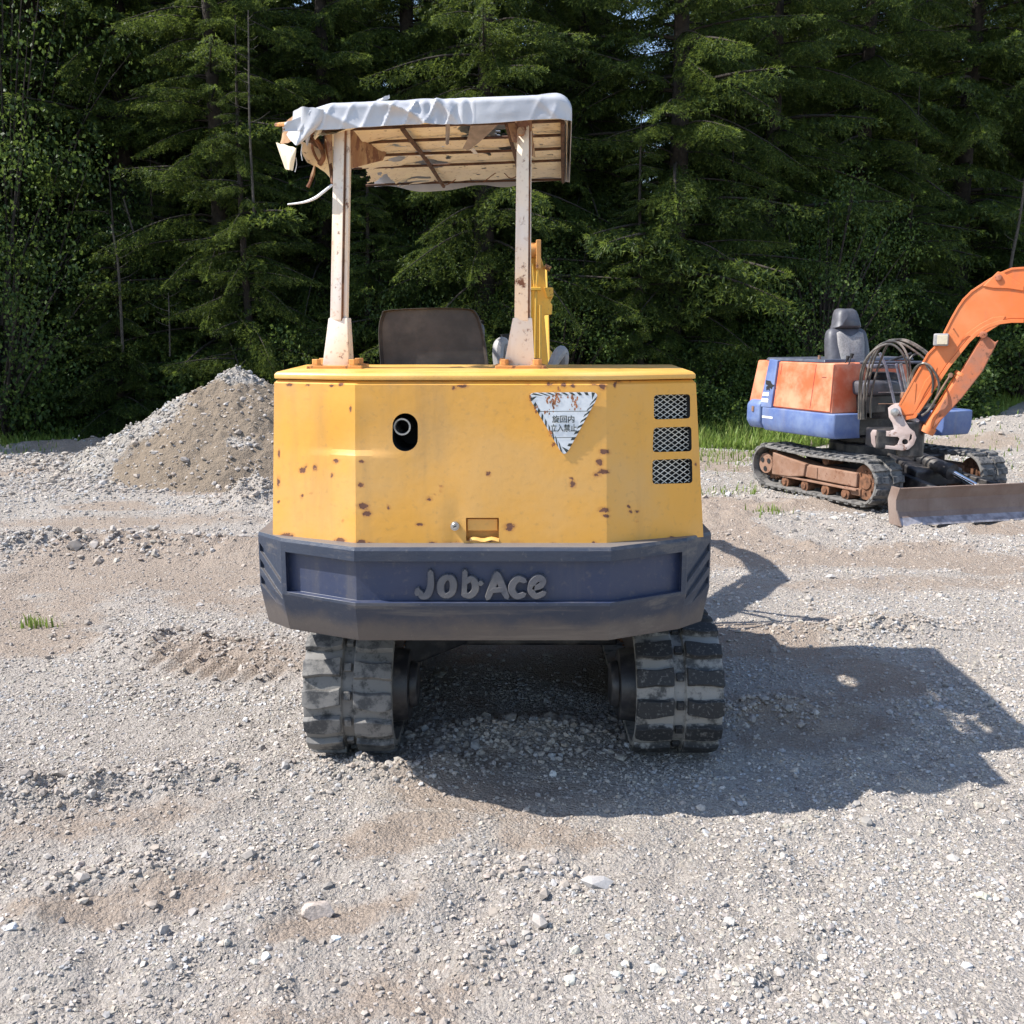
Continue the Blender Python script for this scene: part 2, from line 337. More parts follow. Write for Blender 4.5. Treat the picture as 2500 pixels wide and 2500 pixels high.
def DIRT(x, y):
    x = np.asarray(x, float); y = np.asarray(y, float)
    d = sstep(.49, .66, fbm(x*.75+3, y*1.0+7, 41))*.8
    def b(cx, cy, rx, ry, rot, a):
        c, s = math.cos(rot), math.sin(rot); u = ((x-cx)*c+(y-cy)*s)/rx; v = (-(x-cx)*s+(y-cy)*c)/ry; return a*np.exp(-(u*u+v*v)**1.5)
    for q in [(-.35, 3.0, .3, .16, .5, .9), (-.45, 2.55, .28, .09, .4, .9), (-1.05, 2.65, .55, .13, .3, .8), (-1.35, 4.75, .5, .35, -.2, .9), (-1.3, 3.1, .5, .16, .3, .7),
              (-3.2, 8.3, 1.5, .35, .1, .8), (.1, 3.6, .5, .25, 0, .6), (2.6, 6.2, 1.8, .25, .05, .7), (-3.9, 13.3, 2, .4, 0, .3), (2.2, 8.0, 1.5, .3, 0, .3)]: d = np.maximum(d, b(*q))
    return d
def axis(segs):
    a = [segs[0][0]]
    for lo, hi, st0, st1 in segs:
        p = lo; 
        while p < hi-1e-6:
            st = st0+(st1-st0)*(p-lo)/(hi-lo); p = min(hi, p+st); a.append(p)
    return np.array(a)
ys = axis([(-40, 0, 6, 1), (0, 1.8, .3, .05), (1.8, 4.5, .014, .02), (4.5, 9, .022, .045), (9, 16, .05, .12), (16, 30, .3, 2), (30, 160, 4, 12)])
xs = axis([(-120, -9, 14, .3), (-9, -2.6, .12, .03), (-2.6, 2.6, .022, .022), (2.6, 10, .03, .12), (10, 120, .3, 14)])
X, Y = np.meshgrid(xs, ys); ny, nx = X.shape
I = (np.arange(ny-1)[:, None]*nx+np.arange(nx-1)[None]).ravel()
me = npmesh('ground', np.c_[X.ravel(), Y.ravel(), G(X, Y).ravel()], np.c_[I, I+1, I+nx+1, I+nx], [M['gravel']], smooth=True, attrs={'dirt': DIRT(X, Y).ravel()})
tag(link('ground', me), kind='structure')
# crushed stone scattered on the ground
CUBE = np.array([(x, y, z) for z in (-1, 1) for y in (-1, 1) for x in (-1, 1)], float)*.72
CF = np.array([(0, 2, 3, 1), (4, 5, 7, 6), (0, 1, 5, 4), (2, 6, 7, 3), (0, 4, 6, 2), (1, 3, 7, 5)])
def rotm(n):
    q = RNG.normal(size=(n, 4)); q /= np.linalg.norm(q, axis=1)[:, None]; w_, x, y, z = q.T
    return np.stack([1-2*(y*y+z*z), 2*(x*y-z*w_), 2*(x*z+y*w_), 2*(x*y+z*w_), 1-2*(x*x+z*z), 2*(y*z-x*w_), 2*(x*z-y*w_), 2*(y*z+x*w_), 1-2*(x*x+y*y)], 1).reshape(n, 3, 3)
def stones(name, P, r, mat, warm=None):
    n = len(P); V = CUBE[None]*(1+RNG.uniform(-.45, .35, (n, 8, 3)))*RNG.uniform(.55, 1.25, (n, 1, 3))
    V = np.einsum('nij,nkj->nki', rotm(n), V); V[:, :, 2] *= .68
    V = V*r[:, None, None]+P[:, None]
    F = (np.arange(n)[:, None, None]*8+CF[None]).reshape(-1, 4)
    g = RNG.beta(2.2, 3.2, n)*.40+.22; tint = RNG.choice(5, n, p=[.42, .2, .2, .12, .06])
    T = np.array([(1.05, .95, .86), (.98, .97, .98), (1.08, .95, .80), (1.1, 1.02, .86), (1.05, .93, .88)])[tint]
    c = g[:, None]*T; c = c*np.where(RNG.random(n) < .03, 1.35, 1)[:, None]
    if warm is not None: c = c*(1-warm[:, None])+np.array([(.35, .285, .235)])*warm[:, None]
    return npmesh(name, V.reshape(-1, 3), F, [mat], attrs={'col': np.repeat(np.clip(c, 0, .8), 8, 0)})
def icov():
    bm = bmesh.new(); bmesh.ops.create_icosphere(bm, subdivisions=1, radius=1); V = np.array([v.co[:] for v in bm.verts]); F = np.array([[v.index for v in f.verts] for f in bm.faces]); bm.free(); return V, F
def pebbles(name, P, r, mat, warm):
    IV, IF = icov(); n = len(P); V = np.repeat(IV[None], n, 0)*RNG.uniform(.62, 1.2, (n, 1, 3))
    for k in range(4):      # knock flat facets off every stone
        nn = norm_(RNG.normal(size=(n, 3))); d = RNG.uniform(.35, .75, n); q = np.maximum(np.einsum('nij,nj->ni', V, nn)-d[:, None], 0); V = V-q[:, :, None]*nn[:, None, :]
    V = V*(1+RNG.uniform(-.12, .12, (n, len(IV), 1))); V = np.einsum('nij,nkj->nki', rotm(n), V); V[:, :, 2] *= .75; V = V*(r*1.05)[:, None, None]+P[:, None]
    F = (np.arange(n)[:, None, None]*len(IV)+IF[None]).reshape(-1, 3); g = RNG.beta(2.2, 2.8, n)*.40+.20
    T = np.array([(1.04, .97, .90), (.97, .98, 1.0), (1.08, .95, .82), (1.1, 1.02, .88), (1.07, .93, .86)])[RNG.choice(5, n, p=[.42, .2, .2, .12, .06])]; c = g[:, None]*T
    c = c*(1-warm[:, None])+np.array([(.35, .285, .235)])*warm[:, None]
    return npmesh(name, V.reshape(-1, 3), F, [mat], attrs={'col': np.repeat(np.clip(c, 0, .8), len(IV), 0)})
def norm_(v): return v/np.maximum(np.linalg.norm(v, axis=-1, keepdims=True), 1e-9)
def scatter(n, y0, y1, rmed, rs, rmax, xmul=.62, thin=1.):
    u = RNG.random(n); yy = np.sqrt(y0**2+(y1**2-y0**2)*u); xx = RNG.uniform(-1, 1, n)*(yy*xmul*.85+.35)
    d = DIRT(xx, yy); cl = fbm(xx*2.3, yy*2.3, 77); k = RNG.random(n) < np.clip(1.05-thin*.95*np.clip(d*1.3, 0, 1)+.5*(fbm(xx*7, yy*7, 78)-.45), .16, 1)*np.clip(.35+1.6*(cl-.25), .25, 1)
    xx, yy = xx[k], yy[k]; r = np.minimum(rmed*np.exp(RNG.normal(0, rs, len(xx))), rmax)
    return np.c_[xx, yy, G(xx, yy)+r*.12], r, np.clip(DIRT(xx, yy)*.7, 0, .6)
ICO = None
parts = [scatter(95000, 1.9, 4.3, .0037, .40, .011), scatter(6000, 1.9, 4.3, .0075, .35, .018), scatter(75000, 4.1, 7.5, .0062, .42, .018), scatter(45000, 7, 12, .0098, .42, .03), scatter(14000, 11, 16, .016, .42, .05), scatter(260, 1.9, 4.4, .014, .25, .024), scatter(600, 4.4, 13, .022, .3, .045)]
# loose clods and stones along the little ridges
def ridge(cx, cy, rx, ry, rot, n, r0):
    u = RNG.normal(0, .6, (n, 2))*(rx, ry); c, s = math.cos(rot), math.sin(rot); x = cx+u[:, 0]*c-u[:, 1]*s; y = cy+u[:, 0]*s+u[:, 1]*c
    r = .68*r0*np.exp(RNG.normal(0, .45, n)); return np.c_[x, y, G(x, y)+r*.3], r, RNG.uniform(.1, .7, n)
for a in [(-1.55, 3.25, .6, .12, .35, 900, .010), (-.5, 3.43, .25, .08, -.1, 350, .009), (.05, 3.75, .5, .2, .1, 900, .013), (1.0, 4.0, .3, .15, .2, 500, .011), (-1.1, 2.8, .4, .1, .3, 350, .009),
          (1.9, 5.2, .6, .15, .1, 700, .012), (-1.6, 4.9, .6, .25, -.2, 900, .011), (-3.2, 7.3, 1.2, .4, .1, 1200, .02), (-5, 11.6, 2, .8, 0, 2600, .022), (-3.9, 10.3, 1.2, .5, 0, 1800, .022), (-2.3, 9.2, .4, .3, 0, 900, .015), (-.1, 2.35, .3, .2, 0, 200, .010), (.05, 2.75, .12, .2, .9, 120, .012)]: parts.append(ridge(*a))
P = np.concatenate([a[0] for a in parts]); r = np.concatenate([a[1] for a in parts]); wm = np.concatenate([a[2] for a in parts])
k = (P[:, 1] < 15.2); P, r, wm = P[k], r[k], wm[k]
big = r > .0085; me1 = stones('gravel', P[~big], r[~big], M['stone'], wm[~big]); GV = link('gravel', me1)
tag(link('coarse_stones', pebbles('coarse_stones', P[big], r[big], M['stone'], wm[big]), GV), kind='stuff')
tag(GV, 'loose crushed gravel strewn over the yard', 'gravel', kind='stuff')
# single larger stones that can be pointed at
def rock(name, px, py, wpx, hr, label, col, seed, group=None):
    p = atZ(px, py, 0.); p.z = Gz(p.x, p.y); sz = wpx/2500*math.hypot(p.y, CAM_H)/2; rn = random.Random(seed)
    bm = bmesh.new(); bmesh.ops.create_icosphere(bm, subdivisions=4, radius=1)
    pl = [(Vector((rn.gauss(0, 1), rn.gauss(0, 1), rn.gauss(0, .9))).normalized(), rn.uniform(.55, .85)) for _ in range(11)]
    for v in bm.verts:
        for n_, d in pl:
            q = v.co.dot(n_)-d
            if q > 0: v.co -= n_*q
        v.co *= 1+.03*math.sin(9*v.co.x+seed)*math.cos(8*v.co.y)+.02*math.sin(23*v.co.z+17*v.co.x)
        v.co = Vector((v.co.x*sz, v.co.y*sz*.75, v.co.z*sz*hr))
    me = bpy.data.meshes.new(name); bm.to_mesh(me); bm.free()
    me.materials.append(plain('rock_surface', col, .9, 0, .25, 40, .004)); me.polygons.foreach_set('use_smooth', [True]*len(me.polygons)); me.set_sharp_from_angle(angle=R(28))
    o = link(name, me); o.location = p+Vector((0, 0, sz*hr*.25)); tag(o, label, 'rock', group)
rock('rock', 780, 2222, 84, .75, 'large pinkish rock half sunk in brown dirt in front of the left track', (.40, .34, .30), 3)
for a in [(651, 2330, 30, .8, 'white angular stone below and left of the large pinkish rock', (.58, .57, .54), 5), (622, 2341, 30, .6, 'flat pale stone touching the left side of the white angular stone', (.5, .47, .42), 15), (30, 2275, 46, .4, 'flat pale blue grey stone near the left edge of the yard', (.42, .43, .46), 6),
          (150, 2240, 22, 1.1, 'small dark upright stone left of the large pinkish rock', (.13, .13, .14), 7), (820, 2280, 26, .5, 'bright white chip just right of and below the large pinkish rock', (.62, .65, .66), 8), (1404, 2322, 30, .8, 'cream rounded stone on the gravel below the middle of the machine', (.58, .54, .44), 9),
          (1393, 2398, 34, .8, 'pale squarish stone near the bottom edge, left one of two', (.55, .53, .46), 10), (1503, 2392, 28, .8, 'pale squarish stone near the bottom edge, right one of two', (.53, .52, .46), 11), (1601, 2375, 40, .6, 'cream stone between the bottom edge and the machine shadow', (.56, .53, .48), 12), (1779, 2273, 36, .6, 'pale broad stone standing alone below the big shadow', (.54, .51, .46), 13),
          (2400, 2200, 34, .7, 'pale yellow stone near the right edge of the yard', (.56, .53, .42), 14), (1304, 1790, 26, .8, 'grey stone in the shade between the two tracks', (.4, .4, .4), 16), (1350, 1897, 22, .9, 'small light stone in the shade under the counterweight', (.48, .47, .45), 17)]:
    rock('rock', a[0], a[1], a[2], a[3], a[4], a[5], a[6])
# gravel pile
def pile():
    cx, cy = -3.02, 11.35; nr, na = 150, 260; V = []; D = []
    rr = np.linspace(0, 1, nr)[:, None]; aa = np.linspace(0, 2*math.pi, na, endpoint=False)[None]
    Rx = 1.78+.22*np.cos(aa*2+.3)+.15*np.sin(aa*3); x = cx+rr*Rx*np.cos(aa)*1.0; y = cy+rr*Rx*np.sin(aa)*.95
    h = 1.14*np.clip(1-rr, 0, 1)**1.05+.04*(1-rr); h = h*(.93+.14*fbm(x*1.2, y*1.2, 50)); h = np.where(rr < .1, h-.3*(.1-rr)**1.0, h)
    h = h+(.075*(fbm(x*4.5, y*4.5, 51)-.5)+.05*(fbm(x*13, y*13, 52, 3)-.5))*sstep(0, .12, 1-rr)*1.3
    z = h+G(x, y)-.02; side = sstep(.25, .6, fbm(x*1.1+4, y*1.1, 53)+.35*(cy-y)/2-.2*rr+.22*(x-cx)/2)
    top = sstep(.22, .12, rr); D = np.clip(.15+.9*side*(1-top), 0, 1); D = np.clip(D*1.5, 0, 1)*(1-.75*sstep(-.1, -.6, (x-cx)+.75*rr+.35*(1-rr)+.6*(fbm(x*2.2, y*2.2, 57)-.5)))
    I = []; 
    i = np.arange(nr-1)[:, None]*na; j = np.arange(na)[None]; k = (j+1) % na
    F = np.stack([i+j, i+k, i+na+k, i+na+j], -1).reshape(-1, 4); Vv = np.stack([x+0*z, y+0*z, z], -1).reshape(-1, 3)
    e = npmesh('earth', Vv, F, [M['pile']], smooth=True, attrs={'dirt': (D+0*z).ravel()})
    root = empty('gravel_pile', (cx, cy, 0)); e.transform(Matrix.Translation((-cx, -cy, 0))); link('earth', e, root)
    n = 16000; ra = np.sqrt(RNG.random(n)); ri = (ra*(nr-1)).astype(int).clip(0, nr-2); ai = RNG.integers(0, na, n)
    P = Vv.reshape(nr, na, 3)[ri, ai]+RNG.normal(0, .008, (n, 3)); dd = (D+0*z)[ri, ai]; kk = RNG.random(n) < np.clip(1.0-dd, .16, 1); P = P[kk]-(cx, cy, 0); dd = dd[kk]
    r = np.minimum(.013*np.exp(RNG.normal(0, .5, len(P))), .055); tag(link('pile_stones', pebbles('pile_stones', P, r, M['stone'], np.clip(dd*.5, 0, .5)), root), kind='stuff')
    tag(root, 'tall pile of grey gravel and brown earth behind the left track', 'gravel pile')
pile()
# ================================================================ FOREST
def norm(v): return v/np.maximum(np.linalg.norm(v, axis=-1, keepdims=True), 1e-9)
class Fol:
    def __init__(s): s.V = []; s.C = []; s.K = []   # triangles: (n,3,3), colours, bark quads stored as tris
    def needles(s, A, B, ln, wd, step, tipw=0., per=3):
        """A,B (n,3) ends of twigs; triangles radiating forward along them"""
        L = np.linalg.norm(B-A, axis=1); n = np.maximum((L/step).astype(int), 1); idx = np.repeat(np.arange(len(A)), n*per)
        t = RNG.random(len(idx)); d = norm(B-A)[idx]; p = A[idx]+(B-A)[idx]*t[:, None]
        r = RNG.normal(size=(len(idx), 3)); r = norm(r-d*(r*d).sum(1)[:, None]); q = norm(np.cross(d, r))
        dr = norm(d*.75+r*.75); l = ln*RNG.uniform(.7, 1.2, len(idx))[:, None]
        tri = np.stack([p-q*wd/2, p+q*wd/2, p+dr*l], 1)
        c0 = np.clip(RNG.normal(.4, .22, len(A)), 0, 1)[idx]+RNG.normal(0, .1, len(idx)); ti = np.clip((t-.55)*1.6, 0, 1)*tipw*RNG.random(len(A))[idx]
        s.V.append(tri); s.C.append(np.stack([np.clip(c0, 0, 1), np.clip(ti, 0, 1), 0*ti], 1))
    def mesh(s, name, mat):
        V = np.concatenate(s.V); C = np.concatenate(s.C); n = len(V)
        return V, C
def spray(L, seed, droop=.5):
    """one spruce bough along +x, length L"""
    F = Fol(); ts = np.arange(.12*L, L, .085); z = lambda x: .10*x-droop*.26*x*x/L*1.4+.12*droop*x*x*x/(L*L)
    A = []; B = []
    for t in ts:
        for sd in (-1, 1):
            if RNG.random() < .08: continue
            ls = min(.50*(L-t)+.10, .62)*RNG.uniform(.7, 1.1); ang = R(RNG.uniform(45, 65)); a = np.array([t, 0, z(t)])
            d = np.array([math.cos(ang), sd*math.sin(ang), -RNG.uniform(.15, .75)*droop-.08]); d /= np.linalg.norm(d)
            m = a+d*ls*.55; e = m+norm(d+np.array([.1, 0, -.35*droop]))*ls*.45; A += [a, m]; B += [m, e]
            for q in np.arange(.07, ls, .085):
                pq = a+d*q if q < ls*.55 else m+(e-m)*(q-ls*.55)/(ls*.45)
                for s2 in (-1, 1):
                    l2 = min(.17, .45*(ls-q)+.05)*RNG.uniform(.6, 1.1); a2 = ang*sd+s2*R(RNG.uniform(35, 60))
                    d2 = norm(np.array([math.cos(a2), math.sin(a2), -RNG.uniform(.1, 1.1)*droop])); A.append(pq); B.append(pq+d2*l2)
    F.needles(np.array(A), np.array(B), .042, .0135, .042, .75)
    xs_ = np.linspace(0, L, 9); ax = np.stack([xs_, 0*xs_, [z(x) for x in xs_]], 1)
    F.needles(ax[5:-1], ax[6:], .045, .014, .03, 1.)
    F.needles(ax[7:-1], ax[8:], .05, .014, .02, 1.6)
    return F.mesh('', None)+(ax,)
def tubes(paths, rad, n=4):
    V = []; Fq = []; b = 0
    for P, r in zip(paths, rad):
        P = np.asarray(P); d = norm(np.gradient(P, axis=0)); u = norm(np.cross(d, [.13, .21, .97])); v = np.cross(d, u); r = np.asarray(r)
        for k in range(n): pass
        th = np.arange(n)*2*math.pi/n; ring = P[:, None]+(u[:, None]*np.cos(th)[None, :, None]+v[:, None]*np.sin(th)[None, :, None])*r[:, None, None]
        V.append(ring.reshape(-1, 3)); m = len(P); i = np.arange(m-1)[:, None]*n; j = np.arange(n)[None]; k = (j+1) % n
        Fq.append((np.stack([i+j, i+k, i+n+k, i+n+j], -1).reshape(-1, 4))+b); b += m*n
    return np.concatenate(V), np.concatenate(Fq)
SPR = [spray(L, i, dr) for i, (L, dr) in enumerate([(2.3, 1.6), (2.0, 1.0), (1.6, 1.5), (1.2, 1.0), (2.1, 2.1)])]
def crown_mesh(name, Vt, Ct, limbs, rad, leafm):
    n = len(Vt); V1, F1 = tubes(limbs, rad); me = bpy.data.meshes.new(name); nv = n*3
    V = np.concatenate([Vt.reshape(-1, 3), V1]).astype(np.float32); me.vertices.add(len(V)); me.vertices.foreach_set('co', V.ravel())
    lp = np.concatenate([np.arange(nv), (F1+nv).ravel()]).astype(np.int32); me.loops.add(len(lp)); me.loops.foreach_set('vertex_index', lp)
    ls = np.concatenate([np.arange(n)*3, nv+np.arange(len(F1))*4]).astype(np.int32); me.polygons.add(len(ls)); me.polygons.foreach_set('loop_start', ls)
    me.polygons.foreach_set('loop_total', np.concatenate([np.full(n, 3), np.full(len(F1), 4)]).astype(np.int32))
    me.polygons.foreach_set('material_index', np.concatenate([np.zeros(n), np.ones(len(F1))]).astype(np.int32))
    me.materials.append(leafm); me.materials.append(M['bark']); me.update(calc_edges=True)
    a = me.attributes.new('col', 'FLOAT_COLOR', 'POINT'); C = np.zeros((len(V), 4), np.float32); C[:nv, :3] = np.repeat(Ct, 3, 0); C[:, 3] = 1; a.data.foreach_set('color', C.ravel())
    return me
def rz(a): c, s = math.cos(a), math.sin(a); return np.array([(c, -s, 0), (s, c, 0), (0, 0, 1)])
def ry(a): c, s = math.cos(a), math.sin(a); return np.array([(c, 0, s), (0, 1, 0), (-s, 0, c)])
def rx(a): c, s = math.cos(a), math.sin(a); return np.array([(1, 0, 0), (0, c, -s), (0, s, c)])
def spruce_proto(H, rad, z0, dens, zsplit=8.5, bare=0.):
    Vs = []; Cs = []; limbs = []; rl = []; z = z0
    while z < H-.15:
        f = (H-z)/H; L = rad*(f**.75)*1.0+.08
        if z < z0+1.2 and z0 > .2: L *= .7
        nb = 6 if z < zsplit else 5; a0 = RNG.random()*6.28
        for k in range(nb):
            if RNG.random() < bare: continue
            Lb = L*RNG.uniform(.65, 1.12); c = [i for i in range(5)]; si = RNG.choice(5); V, C, ax = SPR[si]; s = Lb/ax[-1, 0]
            if s > .2:
                M3 = rz(a0+k*6.28/nb+RNG.normal(0, .3)) @ ry(-(f*-.12+.12+RNG.normal(0, .14))) @ rx(RNG.normal(0, .15))
                sel = slice(None) if s > .75 else (RNG.random(len(V)) < max(.3, s*1.2)); sc3 = np.array([s, s, s])
                off = np.array([0, 0, z+RNG.normal(0, .11)]); Vb = V[sel]
                if s < .8: ctr = Vb.mean(1, keepdims=True); Vb = (Vb-ctr)/max(s, .45)*.9+ctr     # keep needles their size on short boughs
                Vs.append(((Vb*sc3) @ M3.T)+off); Cs.append(C[sel]); limbs.append((ax*sc3) @ M3.T+off); rl.append(np.linspace(.022, .004, len(ax))*max(s, .4))
        z += dens*RNG.uniform(.75, 1.25)*(1 if z < zsplit else 1.35)
    return crown_mesh('crown', np.concatenate(Vs), np.concatenate(Cs), limbs, rl, M['needle'])
def trunk_mesh(H, r, lean=.0, seed=0):
    zz = np.linspace(-.3, H, 18); P = np.stack([.05*np.sin(zz*.7+seed)+lean*zz, .05*np.cos(zz*.6+seed), zz], 1); rr = r*(1-(np.clip(zz, 0, H)/H)*.93)*(1+.5*np.exp(-np.clip(zz, 0, 9)*3))
    V, F = tubes([P], [rr], 10); return npmesh('trunk', V, F, [M['bark']], smooth=True)
PROT = []
for (H, rad, z0, dens, bare) in [(13, 2.5, .25, .30, 0), (12, 2.3, .4, .32, .04), (14, 2.6, .5, .32, .05), (3.6, 1.15, .12, .20, 0), (6.5, 1.7, .15, .27, .02)]:
    PROT.append((trunk_mesh(H, .03+H*.011, 0, len(PROT)), spruce_proto(H, rad, z0, dens, bare=bare), H))
def spruce(x, y, k, s, rot, label, group=None, hs=1.):
    root = empty('spruce_tree', (x, y, Gz(x, y)-.05), rot); root.scale = (s, s, s*hs)
    link('trunk', PROT[k][0], root); link('crown', PROT[k][1], root); tag(root, label, 'spruce tree', group); return root
# broad-leaved shrubs and trees
def leafy_proto(nl, cl, rx_, rz_, h0, size, trunkr=.04, tipw=.6):
    """cl clumps inside an ellipsoid; returns stems mesh and crown mesh"""
    cs = []; limbs = []; rl = []
    for i in range(cl):
        d = norm(RNG.normal(size=3)); rr = RNG.random()**.45; c = np.array([d[0]*rx_*rr, d[1]*rx_*rr, h0+rz_+d[2]*rz_*rr]); cs.append(c)
        b = np.array([c[0]*.15, c[1]*.15, max(.05, (c[2])*RNG.uniform(.15, .5))]); m = (b+c)/2+np.array([0, 0, .12*rz_]); t = np.linspace(0, 1, 7)[:, None]
        limbs.append((1-t)**2*b+2*t*(1-t)*m+t*t*c); rl.append(np.linspace(trunkr*.5, .004, 7))
    cs = np.array(cs); idx = RNG.integers(0, cl, nl); cr = .13+rx_*.07
    p = cs[idx]+RNG.normal(size=(nl, 3))*cr*np.array([.8, .8, .5]); L = size*RNG.uniform(.6, 1.25, nl)[:, None]
    d = norm(RNG.normal(size=(nl, 3))+np.array([0, 0, -.35])); u = norm(np.cross(d, norm(RNG.normal(size=(nl, 3))+[0, 0, 1.2])))
    w_ = u*L*.34; n_ = np.cross(d, u)
    T = np.concatenate([np.stack([p, p+d*L*.5+w_+n_*L*.05, p+d*L], 1), np.stack([p, p+d*L, p+d*L*.5-w_+n_*L*.05], 1)])
    cc = np.clip(RNG.normal(.45, .2, cl)[idx]+RNG.normal(0, .15, nl), 0, 1); tp = np.clip(RNG.random(nl)*tipw*(RNG.random(nl) < .35), 0, 1)
    C = np.stack([cc, tp, 0*cc], 1); return crown_mesh('crown', T, np.concatenate([C, C]), limbs, rl, M['leaf'])
LP = [leafy_proto(9000, 55, .85, .75, .1, .055), leafy_proto(19000, 130, 1.9, 2.6, .6, .05, .035), leafy_proto(5000, 30, .5, .38, .05, .055), leafy_proto(13000, 90, 1.3, 1.5, .2, .048, .06, .8)]
def stemmesh(h, r): V, F = tubes([np.stack([.04*np.sin(np.linspace(0, 4, 8)), 0*np.linspace(0, 4, 8), np.linspace(-.2, h, 8)], 1)], [np.linspace(r, r*.4, 8)], 8); return npmesh('trunk', V, F, [M['bark']], smooth=True)
ST = [stemmesh(.9, .03), stemmesh(3.5, .07), stemmesh(.4, .02), stemmesh(1.8, .05)]
def leafy(name, cat, x, y, k, s, rot, label, group=None, sz=1.):
    root = empty(name, (x, y, Gz(x, y)-.03), rot); root.scale = (s, s, s*sz); link('trunk', ST[k], root); link('crown', LP[k], root); tag(root, label, cat, group)
# front row: (photo x, Y, proto, scale, label)
front = [(-60, 15.6, 1, 1.0, 'spruce at the far left edge behind the leafy shrubs'), (150, 16.3, 0, 1.0, 'dark spruce left of the young spruce with a bare leader'), (330, 16.6, 2, 1.05, 'spruce directly behind the young spruce with a bare leader'),
         (545, 15.4, 0, .92, 'bright tipped spruce rising just behind the gravel pile'), (800, 16.2, 1, 1.0, 'spruce seen behind the left canopy post'), (1010, 17.0, 2, 1., 'deeply shaded spruce behind the seat of the yellow machine'),
         (1190, 15.6, 0, 1.05, 'spruce with hanging boughs right above the canopy roof'), (1420, 17.0, 1, 1., 'spruce right of the yellow boom'), (1640, 15.9, 2, 1., 'spruce with bright hanging boughs above the air grilles'),
         (1860, 17.3, 0, 1., 'spruce behind the rear end of the orange machine'), (2090, 18.2, 1, 1.1, 'spruce behind the seat of the orange machine'), (2330, 19.2, 2, 1.1, 'spruce behind the orange boom'), (2560, 19.5, 0, 1.05, 'spruce at the far right edge above the orange boom')]
for px, Y, k, s, lb in front:
    x = (px-1250)/2500*Y*.985; spruce(x, Y, k, s, RNG.random()*6.28, lb)
for px, Y, k, s, lb, hs in [(285, 14.9, 3, 1.0, 'young spruce with a bare leader left of the gravel pile', 1.05), (395, 15.4, 4, .62, 'bushy low spruce between the young spruce and the gravel pile', 1), (610, 14.6, 4, .8, 'half grown spruce whose tips touch the top of the gravel pile', 1.1),
                          (900, 15.2, 4, .7, 'half grown spruce behind the gap between left post and seat', 1), (1560, 15.2, 4, .66, 'half grown spruce behind the right corner of the yellow hood', 1.1), (1780, 16.4, 4, .75, 'half grown spruce between the two machines', 1), (2200, 17.5, 4, .8, 'half grown spruce behind the hoses of the orange machine', 1)]:
    spruce((px-1250)/2500*Y*.985, Y, k, s, RNG.random()*6.28, lb, hs=hs)
for px, Y, k, lb in [(450, 18.3, 0, 'spruce filling the gap high above the gravel pile'), (690, 18.0, 2, 'spruce filling the gap left of the canopy'), (1300, 18.6, 2, 'spruce filling the gap above the right end of the canopy'), (1750, 18.6, 1, 'spruce filling the gap above and between the two machines'), (60, 17.8, 1, 'spruce in the upper left corner behind the broad leaved tree')]:
    spruce((px-1250)/2500*Y*.985, Y, k, 1.05, RNG.random()*6.28, lb)
# bare leader and dead stems on the edge of the wood
def stem(name, pts, r, label, cat='dead stem', side=0):
    b = MB(); b.tube(pts, r, 6, 4)
    P = smooth(pts, 6); rn = random.Random(len(label))
    for i in range(side):
        p = P[int((.35+.6*i/side)*(len(P)-1))]; a = rn.random()*6.28; L = rn.uniform(.12, .4)*(1.1-i/side*.6)
        b.tube([p, p+Vector((math.cos(a)*L*.5, math.sin(a)*L*.5, L*.15)), p+Vector((math.cos(a)*L, math.sin(a)*L, L*.45))], [.006, .002], 4, 2)
    o = b.build(name, M['deadwood']); tag(o, label, cat)
stem('dead_sapling', [atY(300, 860, 14.4), atY(292, 700, 14.4), atY(285, 620, 14.4), atY(272, 548, 14.4)], [.022, .012], 'thin bare sapling stem rising from the young spruce', side=9)
stem('dead_sapling', [atY(608, 240, 14.3)+Vector((0, 0, -1.5)), atY(609, 300, 14.3), atY(607, 120, 14.3), atY(606, 25, 14.3)], [.02, .008], 'thin bare leader above the gravel pile near the top edge', side=11)
stem('dead_sapling', [atY(340, 620, 15), atY(318, 540, 15), atY(300, 480, 15)], [.015, .01], 'forked dead stem in the dark gap left of the gravel pile', side=5)
stem('dead_sapling', [atY(415, 870, 14.5), atY(413, 760, 14.5), atY(411, 715, 14.5)], [.014, .006], 'short dead twig stem between young spruce and pile', side=6)
stem('dead_sapling', [atY(2440, 900, 16.5), atY(2466, 660, 16.5), atY(2492, 520, 16.5), atY(2520, 300, 16.5)], [.03, .014], 'slim grey stem above the orange boom at the right edge', side=4)
stem('dead_sapling', [atY(2020, 790, 16.2), atY(2024, 700, 16.2), atY(2030, 600, 16.2)], [.014, .008], 'slender pale stem right behind the orange machine seat', side=5)
# back rows close the wood
nb = 0
for row, (Y0, st) in enumerate([(20.2, 2.3), (23.5, 2.6), (27.5, 3.0), (32, 3.4)]):
    x = -.62*Y0-2
    while x < .62*Y0+2.5:
        yy = Y0+RNG.uniform(-.8, .8)+(1.2 if x > 4 else 0); spruce(x+RNG.uniform(-.5, .5), yy, int(RNG.integers(0, 3)), RNG.uniform(1.0, 1.3), RNG.random()*6.28, 'tall dark spruce in the rows deep inside the wood', 'spruces deep inside the wood'); x += st
for (x, y, k, s) in [(-10.4, 11.9, 4, .85), (-11.2, 12.6, 0, .9), (-12.5, 15.5, 1, 1.1), (-14.8, 18, 2, 1.1), (-11.0, 17.2, 2, 1.), (-15.5, 13, 1, 1), (12.5, 19.8, 1, 1.), (15, 21, 2, 1)]:
    spruce(x, y, k, s, x, 'spruce standing outside the frame beside the clearing', 'spruces beside the clearing')
